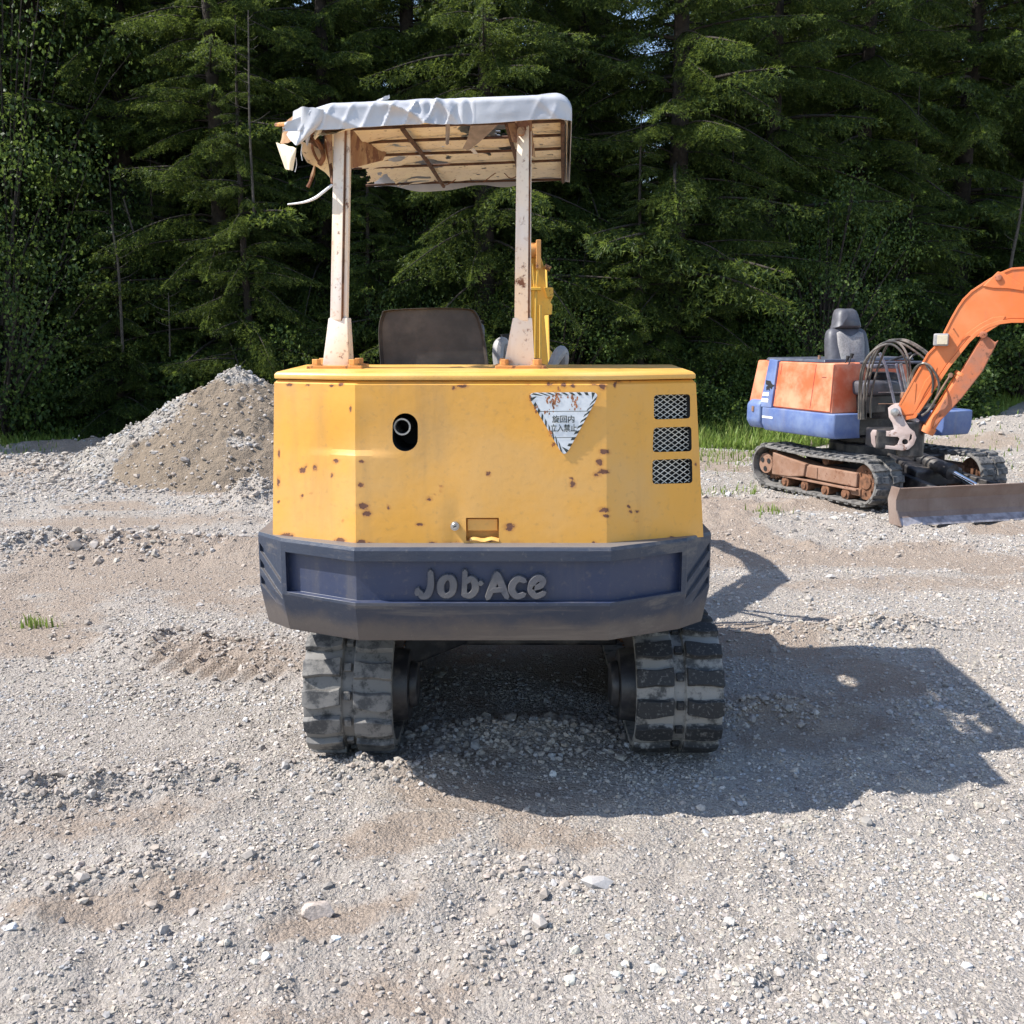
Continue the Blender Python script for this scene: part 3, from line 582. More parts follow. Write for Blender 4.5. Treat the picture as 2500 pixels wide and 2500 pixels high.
for (px, Y, k, s, sz, nm, ct, lb) in [(-10, 14.2, 3, 1.1, 1.2, 'leafy_shrub', 'shrub', 'yellow green leafy shrub at the left edge of the clearing'), (60, 14.3, 2, 1.2, 1.2, 'leafy_shrub', 'shrub', 'low bright bush at the foot of the left edge shrub'), (30, 15.6, 1, 1.25, 1.3, 'leafy_tree', 'tree', 'loose sunlit broad leaved tree in the upper left corner'),
        (375, 16.0, 3, .9, 1.4, 'leafy_tree', 'tree', 'broad leaved branches sunlit left of the canopy'), (700, 14.7, 0, .9, 1.2, 'leafy_shrub', 'shrub', 'dark shrub behind the right slope of the gravel pile'), (985, 15.6, 3, .85, 1.25, 'leafy_tree', 'tree', 'small leaved birch bush behind the seat under the canopy'),
        (1085, 16.6, 3, .9, 1.3, 'leafy_tree', 'tree', 'broad leaved tree behind the gap between the canopy posts'), (1370, 15.4, 3, .9, 1.1, 'leafy_tree', 'tree', 'leafy bush behind the yellow boom'), (1750, 14.9, 2, .9, .9, 'leafy_shrub', 'shrub', 'low light green weeds between the two machines'),
        (1690, 15.3, 0, .9, 1., 'leafy_shrub', 'shrub', 'darker bush at the right edge of the yellow hood'), (1840, 15.8, 0, 1.0, 1.1, 'leafy_shrub', 'shrub', 'shady bush behind the rear of the orange machine'), (2010, 16.0, 3, 1., 1.2, 'leafy_tree', 'tree', 'leafy bush left of the orange machine seat'),
        (2110, 17.5, 3, .9, 1.2, 'leafy_tree', 'tree', 'young broad leaved tree right of the orange machine seat'), (2345, 15.3, 2, 1.3, .9, 'leafy_shrub', 'shrub', 'bright green bush just right of the orange dipper cylinder'), (2420, 16.6, 0, 1., 1.0, 'leafy_shrub', 'shrub', 'sunlit bush under the orange boom'), (2500, 16.4, 0, 1.1, 1.1, 'leafy_shrub', 'shrub', 'sunlit bush at the right edge above the gravel mound'),
        (2560, 18.5, 3, .9, 1., 'leafy_tree', 'tree', 'broad leaved tree at the right edge below the boom'), (1320, 16.0, 0, 1.2, 1.2, 'leafy_shrub', 'shrub', 'bush behind the grey armrests'), (180, 15.0, 0, .8, .9, 'leafy_shrub', 'shrub', 'shady undergrowth bush right of the leafy edge shrubs'), (480, 14.9, 2, 1.4, 1., 'leafy_shrub', 'shrub', 'undergrowth bush at the left foot of the pile')]:
    leafy(nm, ct, (px-1250)/2500*Y*.985, Y, k, s, RNG.random()*6.28, lb, sz=sz)
# grass and weeds along the foot of the wood
def grass():
    n = 34000; x = RNG.uniform(-9, 12, n); e = 13.75+.35*np.sin(x*.9)+.25*np.sin(x*2.3+1)+sstep(2, 9, x)*2.2-.9*np.exp(-((x-3.0)/1.0)**2)
    t = RNG.random(n)**1.6; y = e+t*3.8; cl = fbm(x*1.7, y*1.7, 90); k = RNG.random(n) < sstep(.3, .6, cl+.25*t+.05); x, y, t = x[k], y[k], t[k]; n = len(x)
    # sparse tufts on the gravel
    tx = []; ty = []
    for (cx, cy, m, r) in [(atZ(90, 1530).x, atZ(90, 1530).y, 40, .05), (2.6, 12.6, 900, .9), (3.6, 12.8, 500, .9), (5.4, 12.5, 300, 1.), (2.9, 9.9, 60, .25), (2.2, 8.6, 45, .12), (-6.3, 12.9, 120, .4), (2.1, 9.8, 60, .2)]: tx.append(RNG.normal(cx, r, m)); ty.append(RNG.normal(cy, r*.7, m))
    tx = np.concatenate(tx); ty = np.concatenate(ty); x = np.r_[x, tx]; y = np.r_[y, ty]; hh = np.r_[(.14+.55*t)*RNG.uniform(.4, 1.3, n), RNG.uniform(.03, .10, len(tx))]; wdt = np.r_[np.full(n, .012), np.full(len(tx), .007)]; n = len(x)
    a = RNG.random(n)*6.28; d = np.stack([np.cos(a), np.sin(a)], 1); b = RNG.uniform(.1, .55, n); z = G(x, y)-.01; p = np.stack([x, y, z], 1)
    q = np.stack([-d[:, 1], d[:, 0], 0*a], 1)*wdt[:, None]; D3 = np.c_[d, 0*a]
    m = p+D3*(hh*b*.3)[:, None]+np.array([0, 0, 1])*(hh*.6)[:, None]; e_ = p+D3*(hh*b)[:, None]+np.array([0, 0, 1])*hh[:, None]
    T = np.concatenate([np.stack([p-q, p+q, m+q*.7], 1), np.stack([p-q, m+q*.7, m-q*.7], 1), np.stack([m-q*.7, m+q*.7, e_], 1)])
    c = np.stack([np.clip(RNG.normal(.45, .25, n), 0, 1), (RNG.random(n) < .2)*RNG.random(n), 0*x], 1)
    me = npmesh('grass', T.reshape(-1, 3), np.arange(len(T)*3).reshape(-1, 3), [M['grassm']], attrs={'col': np.repeat(np.concatenate([c, c, c]), 3, 0)})
    tag(link('grass', me), 'grass and weeds growing along the foot of the wood', 'grass', kind='stuff')
grass()
# ================================================================ TRACK BELT (shared builder)
def belt(x0, x1, ya, yb, zc, r, pitch=.10, lug=.024, name='track_belt', mat=None, parent=None, off=(0, 0, 0), sagtop=.0, ph=0., rn=None, stag=0.):
    """closed rubber belt round two wheels at ya<yb, outer (base) radius r; lugs stand outside it"""
    L = yb-ya; per = 2*L+2*math.pi*r
    def at(s):
        s %= per
        if s < L: t = s/L; return Vector((0, ya+s, zc-r)), Vector((0, 0, -1))
        s -= L
        if s < math.pi*r: a = -math.pi/2+s/r; return Vector((0, yb+r*math.cos(a), zc+r*math.sin(a))), Vector((0, math.cos(a), math.sin(a)))
        s -= math.pi*r
        if s < L: return Vector((0, yb-s, zc+r-sagtop*math.sin(math.pi*s/L))), Vector((0, 0, 1))
        s -= L; a = math.pi/2+s/r; return Vector((0, ya+r*math.cos(a), zc+r*math.sin(a))), Vector((0, math.cos(a), math.sin(a)))
    b = MB(); N = 132; w = x1-x0; xc = (x0+x1)/2; rings = []
    prof = [(x0, -.002), (x0+.012, .004), (xc-.022, .004), (xc-.018, -.006), (xc+.018, -.006), (xc+.022, .004), (x1-.012, .004), (x1, -.002), (x1, -.022), (x0, -.022)]
    for i in range(N):
        p, n = at(per*i/N); rings.append([Vector((x, 0, 0))+p+n*h for x, h in prof])
    rings.append(rings[0]); b.loft(rings, cap=False)
    nl = round(per/pitch); rn = rn or random.Random(3)
    for k in range(nl):
        for sd in (-1, 1):
            s0 = per*(k+ph+(stag if sd > 0 else 0))/nl; xa = xc+sd*.024; xb = x0 if sd < 0 else x1; rr = []
            m = 6; jit = rn.uniform(-.002, .002)
            for j in range(m+1):
                t = j/m; x = xa+(xb-xa)*t; bow = .006*math.sin(t*math.pi)*(1 if k % 2 else .3)+.006*t; hb = .031+.003*math.sin(t*6+k*1.7)+jit; ht = hb-.005-.003*(t > .9)
                q = []
                for (ds, h) in ((-hb, .001), (-ht, lug), (ht, lug), (hb, .001)):
                    if t > .93: h *= .72
                    p, n = at(s0+ds+bow); q.append(Vector((x, 0, 0))+p+n*(h+.003))
                rr.append(q)
            a0 = len(b.v); b.loft(rr)
            for i in range(a0, len(b.v)): b.a[i] = 1. if (i-a0) % 4 in (1, 2) else .25
        p, n = at(per*(k+ph)/nl); b.av = .9
        T = n.cross(Vector((1, 0, 0))); Mx = Matrix((Vector((1, 0, 0)), T, n)).transposed(); b.box(Vector((xc, 0, 0))+p+n*.002, (.026, .030, .016), Mx); b.av = 0
        p, n = at(per*(k+ph+.5)/nl)       # steel drive lugs on the inside
        b.box(Vector((xc, 0, 0))+p-n*.034, (.05, .03, .028), Matrix((Vector((1, 0, 0)), n.cross(Vector((1, 0, 0))), n)).transposed())
    return b.build(name, mat, parent, off=off, bevel=.002, seg=1, ang=35, smooth=True, auto=30)
def wheel(b, x0, x1, y, z, r, hub=.4, n=28, holes=0):
    b.cyl((x0, y, z), (x1, y, z), r, n=n); b.cyl((x0-.012, y, z), (x1+.012, y, z), r*hub, n=n)
    for i in range(8): a = i*math.pi/4; b.cyl((x0-.018, y+r*.62*math.cos(a), z+r*.62*math.sin(a)), (x1+.018, y+r*.62*math.cos(a), z+r*.62*math.sin(a)), r*.06, n=8)
# ================================================================ YELLOW EXCAVATOR (rear view)
YO = Vector((-.06, 4.4, 0)); YE = empty('mini_excavator', YO)
tag(YE, 'yellow tracked mini excavator seen from behind with torn canopy over its seat', 'excavator')
yb = dict(off=YO)
# --- tracks
RT = .225
for nm, x0, x1, mt, ph, lb in (('track', -.738, -.424, 'rubber2', .1, 'left rubber track, its lug faces lit by the sun'), ('track', .440, .748, 'rubber', .45, 'right rubber track in shade with pale dust between its lugs')):
    t = belt(x0, x1, 3.66, 5.10, .262, RT, name='track_belt', mat=M[mt], parent=YE, off=YO, ph=ph, sagtop=.01, stag=.0 if mt == 'rubber' else .12); t['label'] = lb
    s = MB(); xi = x0+.06; xo = x1-.06
    wheel(s, xi, xo, 3.66, .262, RT-.055); s.build('sprocket', M['rust'], YE, off=YO, bevel=.003)
    s = MB(); wheel(s, xi, xo, 5.10, .262, RT-.055); s.build('idler_wheel', M['rust'], YE, off=YO, bevel=.003)
    for y in (3.95, 4.25, 4.55, 4.85):
        s = MB(); wheel(s, xi+.03, xo-.03, y, .10, .052); s.build('roller', M['rust'], YE, off=YO)
    s = MB(); s.cbox(xi, xo, 3.80, 4.98, .17, .36); s.build('track_frame', M['blackpaint'], YE, off=YO, bevel=.015)
    s = MB(); sg = 1 if x0 < 0 else -1; xx = (x1 if x0 < 0 else x0); s.cyl((xx-sg*.10, 3.66, .262), (xx+sg*.045, 3.66, .262), .15, .13, 28); s.cyl((xx+sg*.045, 3.66, .262), (xx+sg*.075, 3.66, .262), .09, .08, 24)
    s.build('drive_motor', M['blackpaint'], YE, off=YO, bevel=.006, smooth=True)
s = MB(); s.cbox(-.43, .44, 4.1, 4.75, .27, .42); s.loft([[(-.43, 3.95, .22), (-.43, 4.2, .22), (-.1, 4.35, .30), (-.1, 4.15, .30)], [(-.43, 3.95, .34), (-.43, 4.2, .34), (-.1, 4.35, .42), (-.1, 4.15, .42)]])
s.cyl((0, 4.4, .42), (0, 4.4, .575), .36, .33, 36); s.build('undercarriage_frame', M['blackpaint'], YE, off=YO, bevel=.012)
s = MB(); P = [(5.62, .05), (5.58, .16), (5.585, .26), (5.62, .345), (5.65, .345), (5.615, .26), (5.61, .16), (5.65, .05)]
s.loft([[Vector((x, y, z)) for y, z in P] for x in (-.76, .77)]); s.build('dozer_blade', M['blade'], YE, off=YO, bevel=.004)
for x in (-.28, .29): s = MB(); s.loft([[(x-.04, 4.7, .22), (x+.04, 4.7, .22), (x+.04, 4.7, .32), (x-.04, 4.7, .32)], [(x-.04, 5.61, .14), (x+.04, 5.61, .14), (x+.04, 5.61, .22), (x-.04, 5.61, .22)]]); s.build('blade_arm', M['blackpaint'], YE, off=YO, bevel=.006)
# --- platform under the hood
s = MB(); s.loft([[(x, y, .60) for x, y in [(-.74, 3.5), (.62, 3.5), (.62, 5.0), (.40, 5.15), (-.5, 5.15), (-.74, 5.0)]], [(x, y, .86) for x, y in [(-.78, 3.5), (.66, 3.5), (.66, 5.0), (.42, 5.18), (-.52, 5.18), (-.78, 5.0)]]])
s.build('platform', M['blackpaint'], YE, off=YO, bevel=.01)
# --- counterweight
HX = -.09
OUTL = [(.392, 3.05), (.648, 3.195), (.745, 3.30)]
def cwring(z, ins, ofs=0.):
    pts = [(-.392, 3.05+ins), (.392, 3.05+ins), (.648-ins*.25, 3.195+ins*.6), (.745-ins*.4, 3.30+ins*.3), (.75-ins*.4, 3.80), (-.75+ins*.4, 3.80), (-.745+ins*.4, 3.30+ins*.3), (-.648+ins*.25, 3.195+ins*.6)]
    return [Vector((HX+x, y, z)) for x, y in pts]
s = MB(); s.loft([cwring(.606, .052), cwring(.618, .045), cwring(.722, .004), cwring(.732, 0), cwring(.905, 0), cwring(.916, .007)])
cwm = s.mesh('counterweight', [M['navy'], M['navyblue']])
def lane(d, x):   # a point on the rear outline set back by d
    pts = [(-.648, 3.195), (-.392, 3.05), (.392, 3.05), (.648, 3.195)]
    for (xa, ya), (xb, yb2) in zip(pts, pts[1:]):
        if xa <= x <= xb: return Vector((HX+x, ya+(yb2-ya)*(x-xa)/(xb-xa)+d, 0))
cut = MB(); cut.mi = 1; xsr = [-.632, -.392, .392, .632]; dd = .030
def cutring(z, d0, e): return [lane(-.10, x)+Vector((0, 0, z)) for x in xsr]+[lane(dd*d0, x)+Vector((e*(1 if x > 0 else -1), 0, z)) for x in reversed(xsr)]
cut.loft([[p for p in cutring(.742, 1, 0)], [p for p in cutring(.872, 1, 0)]])
cutm = cut.mesh('c', [M['navy'], M['navyblue']])
cuts = [cutm]
# diagonal grooves in the end facets
for sd in (-1, 1):
    for k in range(3):
        q = MB(); a = Vector((HX+sd*.648, 3.195, 0)); b_ = Vector((HX+sd*.745, 3.30, 0)); n = Vector((sd*.734, -.679, 0)); z1 = .880-k*.055; z0 = z1-.085
        ta = .12+(0 if k else 0); p = [a+(b_-a)*.95+Vector((0, 0, z1)), a+(b_-a)*.05+Vector((0, 0, z0)), a+(b_-a)*.05+Vector((0, 0, z0-.028)), a+(b_-a)*.95+Vector((0, 0, z1-.028))]
        q.prism([v-n*.010 for v in p], n*.05); cuts.append(q.mesh('c', M['navy']))
cwm = modmesh(cwm, [('BEVEL', dict(width=.0035, segments=1, limit_method='ANGLE', angle_limit=R(25), use_clamp_overlap=True))], cuts)
cwm.transform(Matrix.Translation(-YO)); cwm.polygons.foreach_set('use_smooth', [True]*len(cwm.polygons)); cwm.set_sharp_from_angle(angle=R(11))
CW = link('counterweight', cwm, YE)
# raised lettering, drawn as brush strokes (photo pixels on the recessed face)
def lettering():
    z3 = 3.05+dd; strokes = [
     [(1052, 1393), (1053, 1425), (1045, 1448), (1032, 1452), (1024, 1440)], [(1022, 1436), (1019, 1446)],
     [(1097, 1405), (1085, 1410), (1077, 1424), (1079, 1444), (1091, 1452)], [(1091, 1452), (1104, 1443), (1108, 1424), (1103, 1409), (1097, 1405)],
     [(1136, 1392), (1134, 1450)], [(1136, 1418), (1150, 1410), (1160, 1420), (1160, 1438), (1148, 1450), (1136, 1448)],
     [(1172, 1420), (1176, 1420)],
     [(1214, 1396), (1204, 1424), (1191, 1456)], [(1214, 1396), (1225, 1424), (1238, 1454)], [(1203, 1437), (1227, 1435)],
     [(1281, 1414), (1266, 1409), (1253, 1420), (1250, 1438), (1262, 1451), (1279, 1447)],
     [(1304, 1431), (1320, 1425), (1325, 1413), (1314, 1407), (1300, 1418), (1297, 1438), (1308, 1451), (1328, 1443)]]
    s = MB(); k = 0
    for st in strokes:
        W = [atY(px, py, z3) for px, py in st]; pts = smooth(W, 5) if len(W) > 2 else W; k += 1; h = .019+.0006*k; rad = .0107; L_ = []; R_ = []
        for i, p in enumerate(pts):
            d = (pts[min(i+1, len(pts)-1)]-pts[max(i-1, 0)]).normalized(); n = Vector((-d.z, 0, d.x)); rr = rad*(.82+.3*math.sin(math.pi*i/max(1, len(pts)-1)))
            L_.append(p+n*rr); R_.append(p-n*rr)
        a, b_ = pts[0], pts[-1]; d0 = (pts[0]-pts[1]).normalized(); d1 = (pts[-1]-pts[-2]).normalized()
        out = L_+[b_+d1*rad*.8]+R_[::-1]+[a+d0*rad*.8]; ins = []
        n_ = len(L_)
        rings = []
        for y, f in ((.002, 1.05), (-h+.003, 1.0), (-h, .84)):
            rl = []
            for i, p in enumerate(pts): rl.append(p+(L_[i]-p)*f+Vector((0, y, 0)))
            rl.append(b_+d1*rad*.8*f+Vector((0, y, 0)))
            for i in range(len(pts)-1, -1, -1): rl.append(pts[i]+(R_[i]-pts[i])*f+Vector((0, y, 0)))
            rl.append(a+d0*rad*.8*f+Vector((0, y, 0))); rings.append(rl)
        m = len(rings[0]); base = len(s.v); s.loft(rings, cap=False)
        # top face as a strip of quads between the two sides
        t0 = base+2*m
        for i in range(n_-1): s.f.append((t0+i, t0+i+1, t0+m-2-(i+1), t0+m-2-i)); s.m.append(0)
        s.f.append((t0+n_-1, t0+n_, t0+n_+1)); s.m.append(0); s.f.append((t0, t0+m-2, t0+m-1)); s.m.append(0)
    s.build('raised_lettering', M['navywear'], CW, off=YO)['label'] = 'raised lettering reading Job-Ace'
lettering()
# --- hood
def hring(z, t):   # t 0 bottom .. 1 top
    l = lambda a, b: a+(b-a)*t
    return [Vector((x, y, z)) for x, y in [(l(-.486, -.478), l(3.118, 3.135)), (l(.295, .287), l(3.118, 3.135)), (l(.620, .578), l(3.250, 3.240)), (l(.645, .61), l(3.93, 3.88)), (l(-.806, -.78), l(3.93, 3.88)), (l(-.775, -.748), l(3.250, 3.240))]]
s = MB(); s.loft([hring(.908, 0), hring(1.404, 1), [Vector((p.x*.985-.001, p.y+.012, 1.414)) for p in hring(1.404, 1)]])
hood = s.mesh('hood', [M['yellow'], M['black']])
YF = 3.118
def facepts(poly, Y=None, pl=None, depth=.05, out=.05, mi=1, r=None):
    """cutter prism for a pocket in the hood, outline in photo pixels"""
    if pl is None: P3 = [atY(px, py, YF+.012) for px, py in poly]; n = Vector((0, -1, 0))
    else: P3 = [atPl(px, py, pl[0], pl[1]) for px, py in poly]; n = pl[1]
    if r: P3 = rpoly(P3, r)
    q = MB(); q.mi = mi; q.prism([p-n*depth for p in P3], n*(depth+out)); return q
ex = [(989+31*math.cos(a), 1040+31*math.sin(a)) for a in [math.pi+math.pi*i/14 for i in range(15)]]+[(989+31*math.cos(a), 1071+31*math.sin(a)) for a in [math.pi*i/14 for i in range(15)]]
A0, B0, C0 = hring(.908, 0)[1], hring(.908, 0)[2], hring(1.404, 1)[1]; NR = (B0-A0).cross(C0-A0).normalized(); NR = NR if NR.y < 0 else -NR; PR = (A0, NR)
GR = [[(1594, 964), (1680, 962), (1681, 1021), (1594, 1024)], [(1594, 1044), (1684, 1041), (1686, 1101), (1593, 1104)], [(1593, 1123), (1687, 1119), (1689, 1179), (1593, 1182)]]
def mk(mats): return [q.mesh('c', mats) for q in [facepts(ex, depth=.20)]+[facepts(g, pl=PR, depth=.05, r=.012) for g in GR]+[facepts([(1138, 1263), (1218, 1263), (1218, 1318), (1138, 1318)], depth=.030, mi=0, r=.003)]]  # exhaust and grille pockets lined black, standing for the shade inside
hood = modmesh(hood, [], mk([M['yellow'], M['black']]))
bm = bmesh.new(); bm.from_mesh(hood)
def slices(co, no, lo, hi, st):
    q = lo
    while q < hi:
        g = bm.verts[:]+bm.edges[:]+bm.faces[:]; c = Vector(co); c = Vector((q if no[0] else 0, 0, q if no[2] else 0)); bmesh.ops.bisect_plane(bm, geom=g, plane_co=c, plane_no=Vector(no), dist=1e-6); q += st
fr = [f for f in bm.faces]
slices((0, 0, 0), (1, 0, 0), -.80, .65, .0085); slices((0, 0, 0), (0, 0, 1), .915, 1.404, .0085)
CH = [(707,940,15,6,0),(751,940,7,4,0),(810,942,12,5,0),(832,939,12,5,0),(882,947,5,3,0),(1130,943,24,8,0),(1108,947,9,8,1),(855,999,4,14,0),(681,1108,4,18,0),(680,1176,5,26,1),(738,1149,14,12,0),(769,1142,8,13,0),(747,1137,7,5,0),(820,1126,12,9,0),(811,1160,6,8,1),(883,1127,12,6,0),(881,1184,14,9,0),(887,1235,25,12,0),(896,1254,20,12,0),(949,1238,7,8,1),(1024,1281,18,6,0),(737,1211,6,8,1),(760,1203,8,3,0),(837,1273,6,4,0),(1048,1218,13,8,0),(1077,1189,7,5,0),(1077,1198,5,4,0),(1059,1206,3,3,0),(1192,1157,10,9,1),(680,1226,5,6,0),
 (700,1309,34,12,0),(830,1321,26,12,0),(882,1324,24,10,0),(905,1329,20,6,0),(1055,1328,18,10,0),(1340,937,14,9,1),(1356,935,18,6,1),(1376,939,10,13,1),(1398,942,10,6,0),(1449,935,18,7,0),(1471,944,16,13,1),(1511,933,18,5,0),(1501,941,6,11,0),(1540,932,4,4,0),(1289,936,14,5,0),(1476,1103,24,10,0),(1464,1128,14,16,1),(1457,1158,16,8,1),(1474,1151,24,9,1),(1398,1182,13,14,1),(1395,1168,7,5,0),(1474,1245,24,10,1),(1480,1260,14,6,1),(1245,1284,26,9,1),(1243,1295,16,5,0),(1535,1237,7,5,0),(1539,1249,6,9,0),(1556,1249,6,6,0),(1556,1272,4,4,0),(1698,1133,6,6,0),(1451,1326,9,7,0),(1534,1327,14,6,0),(1198,1320,22,5,0),(1145,1322,14,4,0),(1350,1328,16,4,0),(1640,1312,14,4,0)]
ms = bm.verts.layers.float.get('mask') or bm.verts.layers.float.new('mask')
for v in bm.verts:
    if v.co.y > 3.6: v[ms] = 0; continue
    px, py = proj(v.co); m = 0.
    if v.co.z > .9:
        for cx, cy, wd, hg, stk in CH:
            u = (px-cx)/(wd*.52+1.2); t = (py-cy)/(hg*.52+1.2); d = u*u+t*t
            if d < 9: m = max(m, 1.15*math.exp(-d*.75))
            if stk and abs(u) < 1.2 and 0 < py-cy < 55: m = max(m, .42*(1-abs(u)/1.2)*(1-(py-cy)/55))
    if v.co.z > .9 and 1300 < py < 1340: m = max(m, .5*float(sstep(.5, .8, vnoise(px*.035, 2.2, 91)))*float(sstep(1308, 1328, py)))
    v[ms] = m
    if v.co.y < 3.45:       # dents
        x, z = v.co.x, v.co.z; n = Vector((-.2, 1, 0))
        f = sstep(1.36, 1.20, z) if z > 1.205 else sstep(1.183, 1.205, z)
        v.co += n*.010*float(f)*math.exp(-((x+.50)/.10)**2)
        v.co += Vector((0, 1, 0))*.006*math.exp(-((x+.22)/.12)**2-((z-1.19)/.14)**2)*(x > -.45)
        v.co += Vector((0, 1, 0))*.004*math.exp(-((x+.17)/.03)**2)*float(sstep(1.12, .95, z))
        v.co += Vector((0, 1, 0))*.0022*(float(vnoise(x*5, z*4, 71))-.5)
bm.to_mesh(hood); bm.free(); hood.transform(Matrix.Translation(-YO)); hood.name = 'hood'
hood.polygons.foreach_set('use_smooth', [True]*len(hood.polygons)); hood.set_sharp_from_angle(angle=R(15)); HOOD = link('hood', hood, YE)
# lid
s = MB(); lr = hring(1.404, 1); k_ = lambda p, i, z: Vector((HX+(p.x-HX)*i, 3.6+(p.y-3.6)*i, z))
s.loft([[k_(p, .990, 1.417) for p in lr], [k_(p, .998, 1.4185) for p in lr], [k_(p, .998, 1.431) for p in lr], [k_(p, .985, 1.439) for p in lr]])
s.build('hood_lid', M['yellow_top'], YE, off=YO, bevel=.004, seg=2, ang=25, smooth=True, auto=30)
# exhaust pipe in its slot
s = MB(); c = atY(984, 1040, 3.19); n_ = 28
for r0, r1, y0, y1 in ((.027, .027, 3.165, 3.33),): 
    rg = lambda r, y: [Vector((c.x+r*math.cos(t), y, c.z+r*math.sin(t))) for t in [2*math.pi*i/n_ for i in range(n_)]]
    s.loft([rg(.0215, 3.32), rg(.0215, 3.163), rg(.0265, 3.163), rg(.0265, 3.325)], cap=False)
s.build('exhaust_pipe', M['steel'], HOOD, off=YO, smooth=True)
# grille mesh behind the three openings
for g in GR:
    s = MB(); cs = [atPl(px, py, PR[0]-PR[1]*.010, PR[1]) for px, py in g]; e1 = (cs[1]-cs[0]); e2 = (cs[3]-cs[0]); W_, H_ = e1.length, e2.length; e1.normalize(); e2.normalize()
    nn = 6; dx = W_/5.0; sl = .62
    for sgn in (1, -1):
        for i in range(-9, 12):
            a_, b_ = [], []
            # line v = sgn*sl*u + c clipped to the rectangle
            cc = (i+.5)*dx*sl; P_ = []
            for u in (0, W_):
                v_ = sgn*sl*u+cc
                if 0 <= v_ <= H_: P_.append((u, v_))
            for v_ in (0, H_):
                u = (v_-cc)/(sgn*sl)
                if 0 < u < W_: P_.append((u, v_))
            if len(P_) >= 2:
                p0, p1 = [cs[0]+e1*u+e2*v_ for u, v_ in P_[:2]]
                if (p1-p0).length > .004: s.tube([p0, p1], .0016, 4)
    s.build('grille_mesh', M['meshwire'], HOOD, off=YO)
# latch and lock
s = MB(); h0 = atY(1138, 1263, YF+.02); h1 = atY(1218, 1318, YF+.02); zt, zb = h0.z, h1.z
s.cbox(h0.x+.004, h1.x-.004, YF+.014, YF+.026, zb+.030, zt-.004); s.build('latch_handle', M['yellow'], HOOD, off=YO, bevel=.002)
s = MB(); s.sheet([[Vector((h0.x+.012+(h1.x-h0.x-.012)*i/8, YF+y_, zb+.000+dz+.003*math.sin(i*1.3))) for i in range(9)] for y_, dz in ((.030, .004), (.012, .009), (.001, .008), (-.004, .001))]); s.build('bent_lip', M['yellow_top'], HOOD, off=YO, solid=.002, smooth=True)
s = MB(); c = atY(1111, 1283, YF+.004); s.cyl((c.x, YF+.010, c.z), (c.x, YF-.010, c.z), .0135, n=24); s.cyl((c.x, YF-.010, c.z), (c.x, YF-.013, c.z), .0115, .009, n=24)
s.mi = 1; s.box((c.x, YF-.0135, c.z), (.010, .002, .003), Euler((0, R(-25), 0)).to_matrix()); s.build('key_lock', [M['steel'], M['black']], HOOD, off=YO, smooth=True)
